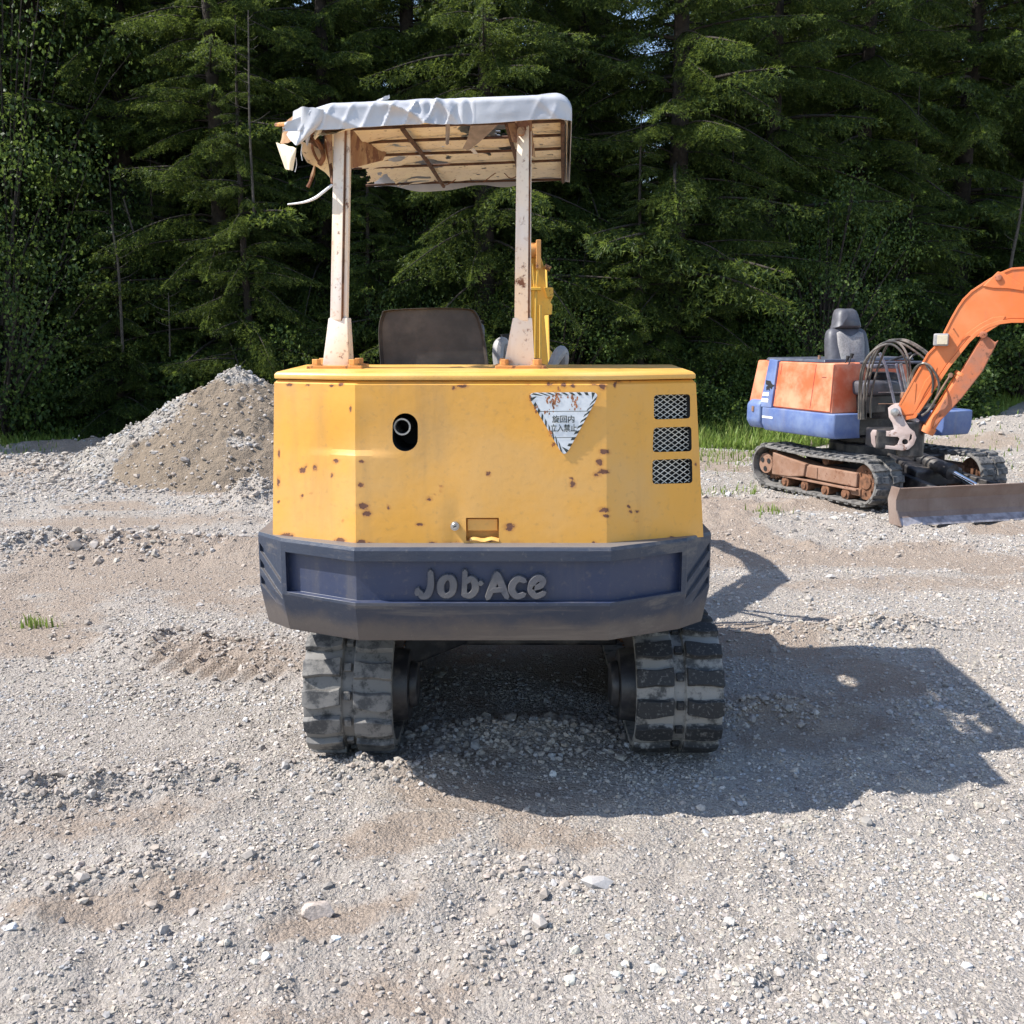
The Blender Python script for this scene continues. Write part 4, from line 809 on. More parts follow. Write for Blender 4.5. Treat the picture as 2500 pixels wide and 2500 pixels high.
# warning triangle
def triangle():
    Yt = YF+.0065; f = lambda px, py, dy=0.: (lambda p: Vector((p.x, Yt-dy, p.z)))(atY(px, py, Yt))
    T = [(1285, 959), (1466, 957), (1378, 1118)]; P = rpoly([f(*t) for t in T], .030, 6); s = MB(); s.prism([p+Vector((0, .004, 0)) for p in P], (0, -.005, 0))
    cen = Vector((sum(p.x for p in P)/len(P), Yt, sum(p.z for p in P)/len(P)+.003)); ins = [cen+(p-cen)*.855 for p in P]
    # stripes round the border
    s.mi = 1; N = len(P); per = [0]
    for i in range(N): per.append(per[-1]+(P[(i+1) % N]-P[i]).length)
    tot = per[-1]
    def bp(t, ring):
        t %= tot; i = max(j for j in range(N) if per[j] <= t); q = (t-per[i])/max(1e-6, per[i+1]-per[i]); return ring[i]+(ring[(i+1) % N]-ring[i])*q
    ns = 27; o = Vector((0, -.0018, 0))
    for i in range(ns):
        a = tot*i/ns; wd = tot/ns*.46; sh = tot/ns*.75
        s.add([bp(a, P)+o, bp(a+wd, P)+o, bp(a+wd+sh, ins)+o, bp(a+sh, ins)+o], [(0, 1, 2, 3)])
    for yy, xa, xb in ((1004, 1314, 1438), (1068, 1351, 1402)): a = f(xa, yy, .0018); b_ = f(xb, yy-1, .0018); s.add([a, b_, b_+Vector((0, 0, -.0016)), a+Vector((0, 0, -.0016))], [(0, 1, 2, 3)])
    s.mi = 2
    rn = random.Random(5)
    for px, py, rad, cnt in ((1345, 985, 14, 26), (1358, 975, 10, 16), (1400, 984, 15, 20), (1295, 972, 5, 5), (1308, 1000, 6, 6), (1345, 1058, 6, 5), (1362, 962, 9, 8), (1352, 1083, 4, 4)):
        for _ in range(cnt):
            x, y = px+rn.gauss(0, rad*.5), py+rn.gauss(0, rad*.75); r = rn.uniform(.0012, .0042); c = f(x, y, .0022+.00001*rn.random()); k = rn.randint(5, 7)
            if not (1290 < x < 1460): continue
            s.add([c+Vector((math.cos(t)*r*rn.uniform(.5, 1.1), 0, math.sin(t)*r*rn.uniform(.8, 2.2))) for t in [2*math.pi*i/k for i in range(k)]], [tuple(range(k))])
    m = s.build('warning_sign', [M['signwhite'], M['signdark'], M['signrust']], HOOD, off=YO); m['label'] = 'white triangular warning sign with striped border and rust spots'
    for txt, x0, x1, yb_, sz in (('旋回内', 1348, 1402, 1030, .0235), ('立入禁止', 1344, 1408, 1052, .0245)):
        cu = bpy.data.curves.new('t', 'FONT'); cu.body = txt; cu.size = sz; cu.align_x = 'LEFT'; cu.extrude = .0003; cu.offset = .00025; cu.resolution_u = 3
        o_ = bpy.data.objects.new('t', cu); COL.objects.link(o_); dg = bpy.context.evaluated_depsgraph_get(); me = bpy.data.meshes.new_from_object(o_.evaluated_get(dg)); bpy.data.objects.remove(o_)
        xs_ = [v.co.x for v in me.vertices]; ww = max(xs_)-min(xs_); p = f(x0, yb_, .0022); q = f(x1, yb_, .0022); me.transform(Matrix.Translation(p-YO) @ Matrix.Rotation(math.pi/2, 4, 'X') @ Matrix.Diagonal(((q.x-p.x)/ww, 1, 1, 1)) @ Matrix.Translation((-min(xs_), 0, 0)))
        me.materials.clear(); me.materials.append(M['signdark']); link('sign_text', me, m)
M['signwhite'] = plain('sign_white', (.74, .75, .76), .4, 0, .06, 20, dust=.25); M['signdark'] = plain('sign_black', (.035, .045, .04), .5, 0, .2); M['signrust'] = plain('sign_rust', (.36, .13, .05), .8, 0, .5)
triangle()
# --- canopy posts
YPo = 3.50
def post(xb0, xb1, xm0, xm1, xt0, xt1, yb_, yf, yt, fl, label):
    f = lambda px, py, dy=0.: atY(px, py, YPo)+Vector((0, dy, 0)); s = MB()
    def ring(xa, xb, py, d, fx):   # box section + narrow flange strip on its right
        a, b_ = f(xa, py), f(xb, py); t = b_.x-a.x; w_ = t*(1-fx); return [a+Vector((0, .022, 0)), Vector((a.x+w_, a.y, a.z)), Vector((a.x+w_, a.y+d, a.z)), Vector((a.x, a.y+d, a.z))]
    s.loft([ring(xb0, xb1, yb_, .12, .0), ring(xm0-4, xm1+3, yf, .085, .0)])
    s.loft([ring(xm0, xm1, yf+6, .07, fl), ring(xt0, xt1, yt, .07, fl)])
    def fr(xa, xb, py): a, b_ = f(xa, py), f(xb, py); t = b_.x-a.x; q = b_.x-t*fl+.004; return [Vector((q, a.y+.012, a.z)), Vector((b_.x, a.y+.012, a.z)), Vector((b_.x, a.y+.055, a.z)), Vector((q, a.y+.055, a.z))]
    s.loft([fr(xm0, xm1, yf+6), fr(xt0, xt1, yt)])
    o = s.build('canopy_post', M['cream'], YE, off=YO, bevel=.0035, seg=2, smooth=True); o['label'] = label
    q = MB(); sm = lambda xa, xb, py: (lambda a, b: [Vector((b.x-(b.x-a.x)*fl-.001+k, a.y+.006, a.z)) for k in (0, .007)]+[Vector((b.x-(b.x-a.x)*fl-.001+k, a.y+.02, a.z)) for k in (.007, 0)])(f(xa, py), f(xb, py))
    q.loft([sm(xm0, xm1, yf+7), sm(xt0, xt1, yt)]); q.build('rusty_seam', M['rust'], o, off=YO); return o
PL = post(783, 852, 803, 845, 812, 853, 903, 776, 306, .30, 'left canopy post, rusty and cream with a flared foot')
PRt = post(1228, 1306, 1256, 1296, 1262, 1298, 903, 776, 306, .18, 'right canopy post, grey white with a flared foot')
for x0, x1, P_ in ((752, 885, PL), (1209, 1333, PRt)):
    a, b_ = atY(x0, 905, 3.50), atY(x1, 905, 3.50); s = MB(); s.cbox(a.x, b_.x, 3.475, 3.66, 1.437, 1.449); s.build('base_plate', M['rustyellow'], P_, off=YO, bevel=.002)
    for bx in (a.x+.030, b_.x-.030):
        for by in (3.50, 3.63): s = MB(); s.cyl((bx, by, 1.449), (bx, by, 1.452), .022, n=16); s.cyl((bx, by, 1.452), (bx, by, 1.470), .0165, n=6); s.build('bolt', M['rustyellow'], P_, off=YO, bevel=.0015)
# --- canopy: fabric cover over a rusty frame
CYR, CYF = 3.44, 4.72
def skew(x, y): return x+.05*(y-CYR)
def topz(x): return 2.276+.034*(x+.75)/.93
def cover():
    nu, nv = 190, 110; prof = []    # section from rear bottom edge up over the top and down at the front
    for t in np.linspace(0, 1, nv):
        if t < .18: q = t/.18; prof.append((0, -.080+q*.060))
        elif t < .28: a = (t-.18)/.10*math.pi/2; prof.append((.025*(1-math.cos(a)), -.02+.02*math.sin(a)))
        elif t < .80: q = (t-.28)/.52; prof.append((.025+q*(1.28-.05), .0))
        elif t < .88: a = (t-.80)/.08*math.pi/2; prof.append((1.255+.025*math.sin(a), -.02*(1-math.cos(a))))
        else: q = (t-.88)/.12; prof.append((1.28, -.02-q*.085))
    X0, X1 = -.790, .190; V = np.zeros((nu, nv, 3)); rn = np.linspace(0, 1, nu)
    for i, u in enumerate(rn):
        # rounded right end: last 12% bends down
        xx = X0+(X1-.05-X0)*min(1, u/.93); side = max(0, (u-.93)/.07); 
        for j, (dy, dz) in enumerate(prof):
            z = topz(xx)+dz; x = xx; y = CYR+dy
            inr = 1-side
            if side > 0:
                a = min(1, side*2)*math.pi/2; x = X1-.05+.05*math.sin(a); zt = z-(.045*(1-math.cos(a)))-max(0, side-.5)*2*(.085+.04*(y-CYR)/1.28)*(1 if dz > -.03 else max(0, 1-(-dz)/.1)); z = max(zt, topz(xx)-.080-.030*(y-CYR)/1.28)
                ky = min(1, side*2); y = CYR+.022+(dy-.022)*(1-.022*ky/ .64) if dy > .02 and dy < 1.26 else y+(.018*ky if dy <= .02 else -.018*ky)
            # collapsed left end
            lf = max(0., (-.58-xx)/.17)
            if dz > -.03: z -= 0
            y2 = y+(.0 if dz > -.03 else .0)
            z -= .06*lf**1.2*max(0, 1+dz/.09)
            # wrinkles on the rear valance
            if dz < -.0 and dy < .05:
                k1 = x*1.0+dz*(.9+1.2*float(vnoise(x*3, .5, 84)))+.10*float(vnoise(x*7, 2.5, 83)); env = float(sstep(.25, .8, vnoise(x*5+.4, 1.5, 81)))*1.25
                wv = env*(.007*(1-abs(math.sin(k1*21+2*math.sin(x*5))))**2.2*2.2+.004*(1-abs(math.sin((x-dz*.5)*47+1.7)))**3*2-.004)+.0025*(float(vnoise(x*30, dz*40, 82))-.5)
                if -.30 < x < -.12: wv += .0035*math.sin(x*150)
                y2 -= wv*(1-max(0, abs(dz+.055)-.03)/.09); z += .004*math.sin(x*14)*(-dz/.1)
            else: z += .0045*math.sin(x*13+y*9)+.003*math.sin(x*31-y*17)-.008*math.sin(math.pi*min(1, max(0, (dy-.02)/1.24)))*abs(math.sin((x+.75)*6))
            if dy > 1.2 and dz < -.03: z += .010*math.sin(x*7+1)+.006*math.sin(x*19)
            if dy > 1.2 and x < -.35: z += .03*(-.35-x)
            V[i, j] = (skew(x, y2), y2, z)
    fs = []
    for i in range(nu-1):
        for j in range(nv-1):
            c = V[i, j]; cx, cy = c[0]-.05*(c[1]-CYR), c[1]; top = prof[j][1] > -.021
            n1 = float(vnoise(cx*45, cy*45, 61))*.035
            hole = (-.12+n1 < cx < .085-n1*.7 and 3.475+n1*.5 < cy < 3.76+n1*.5 and top) and not (abs(cy-3.575) < .008 or abs(cy-3.67) < .006)
            hole |= (-.10+n1 < cx < -.02 and 3.95 < cy < 4.03+n1 and top) or ((cx+.36)**2+((cy-4.22)*.8)**2 < (.045+n1*.8)**2 and top) or ((cx+.47)**2+(cy-4.08)**2 < (.02+n1)**2 and top) 
            hole |= cx < -.738+n1*.6+.02*math.sin(cy*20)+(.03 if top else 0)
            hole |= (cx < -.70+n1 and cy > 4.2-n1*2)
            if not hole: fs.append((i*nv+j, i*nv+j+1, (i+1)*nv+j+1, (i+1)*nv+j))
    s = MB(); s.add([Vector(p) for p in V.reshape(-1, 3)], fs); me = s.mesh('canopy_cover', [M['vinyl']], off=YO)
    me = modmesh(me, [('SOLIDIFY', dict(thickness=.003, offset=0))]); me.polygons.foreach_set('use_smooth', [True]*len(me.polygons)); me.set_sharp_from_angle(angle=R(50)); return link('canopy_cover', me, YE)
CV = cover()
def frame():
    s = MB(); zf = lambda x: topz(x)-.068; ysl = [3.52, 3.74, 3.98, 4.22, 4.665]
    rn = random.Random(2)
    for k, y in enumerate(ysl):
        pts = [Vector((skew(x, y), y+.004*math.sin(x*9+k), zf(x)-.028*(y-3.5)/1.2-.006*math.sin((x+.7)*3+k)*(k > 3))) for x in np.linspace(-.70 if k < 5 else -.58, .165, 12)]
        s.tube(pts, .0052, 6)
    for x in (-.69, -.36, -.02, .162):
        s.tube([Vector((skew(x, y), y, zf(x)-.030*(y-3.5)/1.2-.006+.004*math.sin(y*5))) for y in np.linspace(3.50, 4.665 if x > -.6 else 4.2, 9)], .008, 6)
    o = s.build('canopy_frame', M['darkrust'], YE, off=YO, smooth=True)
    return o
FR = frame()
def lining():
    nu, nv = 150, 130; V = []; fs = []
    for i in range(nu):
        x = -.71+(.165+.71)*i/(nu-1)
        for j in range(nv):
            y = 3.46+(4.69-3.46)*j/(nv-1); z = topz(x)-.055-.028*(y-3.5)/1.2-.006*abs(math.sin((y-3.5)*math.pi/.24))+.003*math.sin(x*40+y*13)
            if x < -.45: z -= .10*max(0, (-.45-x)/.26)*float(fbm(x*9, y*9, 66))
            V.append(Vector((skew(x, y), y, z)))
    for i in range(nu-1):
        for j in range(nv-1):
            x = -.71+.875*i/(nu-1); y = 3.46+1.23*j/(nv-1); n1 = float(vnoise(x*40, y*40, 62))*.035; n2 = float(vnoise(x*25, y*25, 63))
            hole = (-.20+n1 < x < .075-n1 and 3.46 < y < 3.77+n1) or (-.10+n1 < x < -.02 and 3.95 < y < 4.03) or ((x+.36)**2+((y-4.22)*.8)**2 < (.04+n1)**2) or ((x+.47)**2+(y-4.08)**2 < (.02+n1)**2)
            hole |= x < -.66+n1*2 or (x < -.55 and y > 4.35-n1*3) or (n2 > .93) or ((x-.11)**2+(y-4.15)**2 < .012**2) or (y > 4.5 and x < -.40 and n2 > .5)
            if not hole: fs.append((i*nv+j, i*nv+j+1, (i+1)*nv+j+1, (i+1)*nv+j))
    s = MB(); s.add(V, fs); me = s.mesh('canopy_lining', [M['lining']], off=YO); me.polygons.foreach_set('use_smooth', [True]*len(me.polygons)); link('canopy_lining', me, YE)
lining()
s = MB(); s.sheet([[Vector((skew(.176, y), y, topz(.19)-.03-k*(.018+.006*(y-3.44)/1.28)+.002*math.sin(y*40+k))) for y in np.linspace(3.47, 4.68, 60)] for k in range(4)]); s.build('side_lining', M['lining'], CV, off=YO, solid=.002, smooth=True)
# gusset brackets at the post tops
def gusset(P4, parent, m='rustcream', t=.006):
    s = MB(); n = (P4[1]-P4[0]).cross(P4[2]-P4[0]).normalized(); s.prism(P4, n*t); s.build('gusset_bracket', M[m], parent, off=YO, bevel=.0015)
g = lambda px, py, Y: atY(px, py, Y)
gusset([g(793, 305, 3.49), g(812, 305, 3.51), g(812, 395, 3.51), g(806, 400, 3.50)], PL)
gusset([g(855, 312, 3.52), g(940, 380, 3.95), g(935, 392, 3.95), g(856, 412, 3.54)], PL)
gusset([g(855, 306, 3.515), g(866, 306, 3.53), g(944, 374, 3.97), g(938, 386, 3.97)], PL, t=.022)
gusset([g(1240, 300, 3.49), g(1262, 300, 3.50), g(1263, 348, 3.50), g(1252, 346, 3.50)], PRt)
gusset([g(1288, 298, 3.51), g(1297, 298, 3.52), g(1308, 385, 3.80), g(1292, 380, 3.62)], PRt)
s = MB(); a = g(820, 318, 3.52); s.cbox(a.x-.030, a.x+.032, 3.505, 3.60, a.z-.004, topz(-.5)-.04); s.build('top_bracket', M['rustcream'], PL, off=YO, bevel=.003)
s = MB(); a = g(1281, 318, 3.52); s.cbox(a.x-.030, a.x+.024, 3.505, 3.60, a.z-.004, topz(0)-.04); s.cyl((a.x-.012, 3.475, a.z-.01), (a.x-.012, 3.50, a.z-.01), .014, n=12); s.build('top_bracket', M['rustcream'], PRt, off=YO, bevel=.003)
# torn flaps hanging from the left end, seen in the photo as folded sheets
def flap(nm, rows, m, parent=CV, solid=.0012, label=None):
    nrow = []
    for r_ in rows: nrow.append(smooth([g(*p) for p in r_], 5))
    cols = list(zip(*nrow)); P_ = [smooth(c, 4) for c in cols]; s = MB()
    P_ = [[p+Vector((0, .003*math.sin(i*.8+j*.5), .001*math.sin(i*1.3))) for j, p in enumerate(c)] for i, c in enumerate(P_)]
    s.sheet(P_); o = s.build(nm, M[m], parent, off=YO, solid=solid, smooth=True)
    if label: o['label'] = label
flap('torn_flap', [[(716, 272, 3.50), (735, 262, 3.44), (760, 262, 3.43), (790, 268, 3.43)], [(712, 300, 3.52), (730, 312, 3.45), (757, 312, 3.43), (788, 300, 3.44)], [(700, 330, 3.55), (712, 345, 3.47), (726, 355, 3.45), (740, 342, 3.46)]], 'vinyl')
flap('torn_flap', [[(674, 348, 3.62), (690, 352, 3.55), (712, 358, 3.50), (724, 362, 3.48)], [(684, 378, 3.60), (694, 380, 3.54), (708, 384, 3.50), (720, 386, 3.49)], [(697, 413, 3.60), (702, 414, 3.56), (708, 415, 3.53), (715, 416, 3.52)]], 'lining', label='pale torn flap hanging lowest at the left end')
flap('torn_flap', [[(735, 276, 3.50), (722, 280, 3.55), (706, 290, 3.62), (690, 308, 3.70)], [(738, 290, 3.48), (722, 300, 3.53), (706, 318, 3.60), (688, 335, 3.68)], [(726, 340, 3.50), (712, 345, 3.54), (700, 350, 3.60), (684, 350, 3.66)]], 'rustcream', label='brown torn edge curling round the left end')
flap('torn_flap', [[(735, 345, 3.70), (755, 350, 3.72), (790, 352, 3.75), (812, 340, 3.75)], [(738, 375, 3.72), (760, 388, 3.75), (790, 395, 3.78), (812, 385, 3.78)], [(752, 398, 3.74), (770, 406, 3.78), (790, 418, 3.80), (812, 440, 3.8)]], 'lining')
flap('torn_flap', [[(1012, 410, 4.66), (1030, 413, 4.68), (1042, 416, 4.68)], [(975, 425, 4.7), (985, 445, 4.7), (998, 425, 4.7)], [(966, 420, 4.7), (978, 438, 4.7), (990, 420, 4.7)]], 'lining')
flap('torn_flap', [[(1150, 300, 3.56), (1185, 302, 3.58), (1216, 304, 3.6)], [(1140, 340, 3.7), (1165, 345, 3.7), (1180, 338, 3.7)], [(1130, 362, 3.75), (1145, 366, 3.76), (1158, 352, 3.75)]], 'plastic2')
flap('torn_flap', [[(1088, 300, 3.5), (1093, 300, 3.5), (1098, 300, 3.5)], [(1088, 325, 3.52), (1093, 326, 3.52), (1098, 325, 3.52)], [(1088, 352, 3.54), (1092, 354, 3.54), (1096, 351, 3.54)]], 'plastic2')
flap('torn_flap', [[(922, 243, 3.6), (936, 238, 3.6), (950, 231, 3.6)], [(915, 248, 3.6), (932, 246, 3.6), (951, 240, 3.6)]], 'vinyl')
# bits of white vinyl showing inside the lining tears
flap('torn_flap', [[(1014, 340, 3.9), (1022, 336, 3.92), (1034, 344, 3.94)], [(1016, 356, 3.95), (1028, 358, 3.96), (1042, 358, 3.97)], [(1012, 380, 4.0), (1035, 382, 4.0), (1062, 378, 4.0)]], 'white')
flap('torn_flap', [[(1148, 366, 3.9), (1155, 362, 3.9), (1160, 366, 3.9)], [(1158, 376, 3.9), (1163, 376, 3.9), (1167, 376, 3.9)]], 'white')
def strand(nm, pts, r, m, parent=FR): s = MB(); s.tube([g(*p) for p in pts], r, 6, 5); s.build(nm, M[m], parent, off=YO, smooth=True)
flap('torn_flap', [[(742, 312, 3.46), (752, 310, 3.46), (760, 312, 3.46)], [(744, 335, 3.47), (751, 338, 3.47), (757, 333, 3.47)], [(748, 352, 3.48), (750, 356, 3.48), (752, 352, 3.48)]], 'vinyl')
flap('torn_flap', [[(770, 306, 3.46), (780, 306, 3.46), (792, 305, 3.46)], [(768, 322, 3.47), (776, 328, 3.47), (786, 320, 3.47)], [(766, 336, 3.5), (770, 340, 3.5), (775, 334, 3.5)]], 'lining')
strand('frayed_thread', [(738, 352, 3.5), (735, 372, 3.5), (738, 392, 3.5)], .0015, 'white'); strand('frayed_thread', [(722, 385, 3.52), (724, 402, 3.52), (720, 420, 3.52)], .0015, 'white'); strand('frayed_thread', [(905, 418, 4.5), (908, 430, 4.5), (903, 442, 4.5)], .002, 'rust')
strand('hanging_cord', [(810, 452, 3.50), (790, 468, 3.46), (768, 484, 3.45), (740, 494, 3.45), (702, 499, 3.45)], [.0045, .005, .0025], 'white')
strand('broken_slat', [(768, 405, 3.78), (764, 425, 3.78), (757, 445, 3.77), (751, 457, 3.77)], [.003, .008, .006, .008], 'rustcream')
strand('bent_rod', [(800, 300, 3.6), (796, 350, 3.7), (806, 400, 3.75), (812, 450, 3.7)], .007, 'rust'); strand('bent_rod', [(752, 330, 3.6), (775, 345, 3.66), (790, 380, 3.72), (780, 400, 3.75)], .009, 'rust'); strand('bent_rod', [(750, 345, 3.62), (765, 322, 3.6), (800, 318, 3.6)], .006, 'rust')
strand('bent_rod', [(770, 330, 3.66), (762, 360, 3.7), (782, 398, 3.75), (790, 360, 3.74), (798, 345, 3.7)], .005, 'rust'); strand('bent_rod', [(674, 305, 3.7), (700, 303, 3.62), (720, 302, 3.6)], .007, 'rustyellow')
strand('loose_wire', [(1060, 440, 4.6), (1085, 452, 4.58), (1110, 440, 4.6), (1138, 418, 4.6), (1150, 440, 4.6)], .002, 'rust'); strand('loose_wire', [(1305, 392, 4.3), (1330, 392, 4.3), (1350, 378, 4.3)], .002, 'rust'); strand('loose_wire', [(1180, 445, 4.5), (1220, 418, 4.5), (1245, 435, 4.5), (1262, 430, 4.5)], .002, 'rust'); strand('loose_wire', [(850, 412, 4.5), (880, 408, 4.5), (915, 404, 4.5), (948, 392, 4.5)], .004, 'rust')
# --- operator's seat
s = MB(); rings = []
sb = [(932, 912), (926, 845), (925, 800), (932, 768), (946, 757), (1040, 752), (1140, 753), (1165, 765), (1178, 800), (1188, 850), (1196, 912)]
P = smooth([g(px, py, 4.02) for px, py in sb], 4); cen = sum(P, Vector())/len(P)
for d, f in ((.000, .93), (-.022, .985), (-.008, 1.0), (.03, .985), (.05, .95)): rings.append([cen+(p-cen)*f+Vector((0, d+.10*(p.z-cen.z)*.4, 0)) for p in P])
s.loft(rings); SE = s.build('seat_back', M['plastic'], YE, off=YO, smooth=True, auto=60)
s = MB(); c4 = g(1060, 850, 4.1); s.cbox(c4.x-.20, c4.x+.20, 4.075, 4.15, 1.22, 1.60); s.cbox(c4.x-.21, c4.x+.21, 4.10, 4.58, 1.10, 1.22); s.build('seat_cushion', M['seatvinyl'], YE, off=YO, bevel=.03, seg=3, smooth=True)
s = MB(); s.cbox(c4.x-.2, c4.x+.2, 4.0, 4.6, .88, 1.10); s.build('seat_base', M['blackpaint'], YE, off=YO, bevel=.01)
s = MB(); s.cyl(g(1188, 770, 4.1)+Vector((-.36, 0, -.13)), g(1190, 770, 4.1)+Vector((-.385, 0, -.13)), .012, n=10); s.build('seat_hinge', M['steel'], YE, off=YO)
def armrest(pts, label):
    s = MB(); s.tube([g(*p) for p in pts], [.018, .024, .026, .022], 10, 5); s.build('armrest', M['greyplastic'], YE, off=YO, smooth=True)['label'] = label
armrest([(1223, 925, 4.2), (1216, 880, 4.22), (1218, 845, 4.24), (1228, 838, 4.26), (1232, 860, 4.27), (1238, 920, 4.3)], 'left of two grey armrest loops beside the right post')
armrest([(1340, 920, 4.2), (1352, 885, 4.22), (1366, 862, 4.24), (1372, 860, 4.26), (1374, 880, 4.27), (1370, 915, 4.3)], 'right of two grey armrest loops beside the right post')
s = MB(); s.tube([g(1236, 920, 4.55), g(1238, 850, 4.55), g(1236, 815, 4.55)], [.012, .018, .026], 8, 3); s.build('control_lever', M['black'], YE, off=YO, smooth=True)
s = MB(); s.cbox(.12, .34, 4.35, 4.75, .88, 1.22); s.cbox(-.62, -.40, 4.35, 4.75, .88, 1.15); s.build('console', M['blackpaint'], YE, off=YO, bevel=.02)
# --- boom: post, plate, pipes, then arm and bucket in front of the machine
bx0, bx1 = .120, .205
side = [(5.12, .70), (5.34, .70), (5.62, 1.05), (5.92, 1.55), (6.22, 1.74), (6.75, 1.78), (7.35, 1.55), (7.42, 1.66), (6.80, 1.93), (6.15, 1.92), (5.78, 1.64), (5.42, 1.25), (5.12, .86)]
s = MB(); s.prism([Vector((bx0, y, z)) for y, z in side], (bx1-bx0, 0, 0)); BO = s.build('boom', M['boomyellow'], YE, off=YO, bevel=.006)
s = MB(); f = lambda px, py: atY(px, py, 5.25)   # wide back plate and lugs seen right of the post
s.prism([f(1296, 1240), f(1336, 1240), f(1340, 905), f(1335, 840), f(1329, 770), f(1347, 768), f(1349, 745), f(1344, 738), f(1351, 722), f(1350, 704), f(1333, 703), f(1331, 660), f(1325, 640), f(1316, 615), f(1296, 625), f(1291, 905)], (0, .03, 0)); s.build('boom_plate', M['boomyellow'], BO, off=YO, bevel=.004)
s = MB(); s.cyl(f(1290, 612)+Vector((-.02, -.03, 0)), f(1306, 612)+Vector((.01, -.03, 0)), .035, n=16); s.cyl(f(1298, 600)+Vector((0, -.03, -.03)), f(1298, 600)+Vector((0, -.03, .01)), .022, n=14); s.build('pin_bracket', M['rustyellow'], BO, off=YO, bevel=.003, smooth=True)
s = MB(); a = f(1314, 618); s.cbox(a.x-.012, a.x+.012, 5.18, 5.24, a.z-.08, a.z+.06); s.build('pin_bracket', M['rustyellow'], BO, off=YO, bevel=.003)
for pts in ([(1298, 1220), (1296, 905), (1295, 720), (1294, 660), (1296, 632)], [(1308, 1220), (1306, 905), (1308, 722), (1312, 660), (1313, 635)], [(1319, 1220), (1318, 905), (1318, 745)], [(1304, 705), (1301, 670), (1301, 645)]):
    s = MB(); s.tube([f(*p)+Vector((0, -.035, 0)) for p in pts], .0085, 8, 4); s.build('hydraulic_pipe', M['boomyellow'], BO, off=YO, smooth=True)
s = MB(); a = f(1291, 710); b_ = f(1320, 702); s.cbox(a.x, b_.x, 5.19, 5.235, a.z, b_.z); s.build('pipe_clamp', M['boomyellow'], BO, off=YO, bevel=.003)
s = MB(); s.prism([f(1328, 702)+Vector((0, -.02, 0)), f(1350, 702)+Vector((0, -.02, 0)), f(1351, 724)+Vector((0, -.02, 0)), f(1336, 728)+Vector((0, -.02, 0))], (0, .07, 0)); s.build('cylinder_mount', M['boomyellow'], BO, off=YO, bevel=.004)
s = MB(); s.cyl(f(1335, 650)+Vector((-.012, -.01, .0)), f(1338, 652)+Vector((.012, -.01, -.01)), .013, n=10); s.build('pipe_fitting', M['rustyellow'], BO, off=YO)
s = MB(); s.cyl((.19, 5.2, .9), (.19, 5.95, 1.42), .045, n=18); s.cyl((.19, 5.95, 1.42), (.19, 6.3, 1.72), .022, n=14); s.build('boom_cylinder', M['boomyellow'], BO, off=YO, smooth=True)
s = MB(); s.prism([Vector((bx0+.01, y, z)) for y, z in [(7.25, 1.78), (7.5, 1.70), (7.42, 1.0), (7.30, .45), (7.20, .45), (7.22, 1.1)]], (bx1-bx0-.02, 0, 0)); s.build('dipper_arm', M['boomyellow'], BO, off=YO, bevel=.006)
s = MB(); bp_ = [(7.28, .50), (7.05, .42), (6.92, .22), (7.0, .04), (7.28, .0), (7.45, .12), (7.45, .17), (7.26, .06), (7.04, .10), (6.98, .24), (7.08, .36), (7.28, .44)]
s.prism([Vector((-.03, y, z+.03)) for y, z in bp_], (.42, 0, 0)); s.build('bucket', M['blade'], BO, off=YO, bevel=.003)
s = MB(); s.cyl((.02, 5.1, .74), (.36, 5.1, .74), .10, n=20); s.cbox(.06, .32, 4.95, 5.2, .62, .9); s.build('swing_bracket', M['blackpaint'], YE, off=YO, bevel=.01)
s = MB(); s.tube([(.30, 5.15, .98), (.48, 5.22, 1.26), (.62, 5.35, 1.24), (.62, 5.5, 1.0), (.42, 5.6, .9), (.26, 5.5, 1.0)], .014, 8, 6); s.build('hydraulic_hose', M['hose'], YE, off=YO, smooth=True)
s = MB(); s.tube([(.28, 5.1, 1.0), (.40, 5.2, 1.2), (.48, 5.38, 1.15), (.40, 5.55, 1.02), (.26, 5.55, 1.1)], .014, 8, 6); s.build('hydraulic_hose', M['hose'], YE, off=YO, smooth=True)
# ================================================================ ORANGE AND BLUE EXCAVATOR
ORZ = math.pi+R(24.5); OC = Vector((3.46, 9.72, 0)); OC.z = Gz(3.3, 9.5)-.0
OE = empty('mini_excavator', OC, ORZ); tag(OE, 'orange and faded blue mini excavator without roof parked on the right', 'excavator')
OM = Matrix.Translation(OC) @ Matrix.Rotation(ORZ, 4, 'Z'); OI = OM.inverted()
def L(px, py, Y): return OI @ atY(px, py, Y)
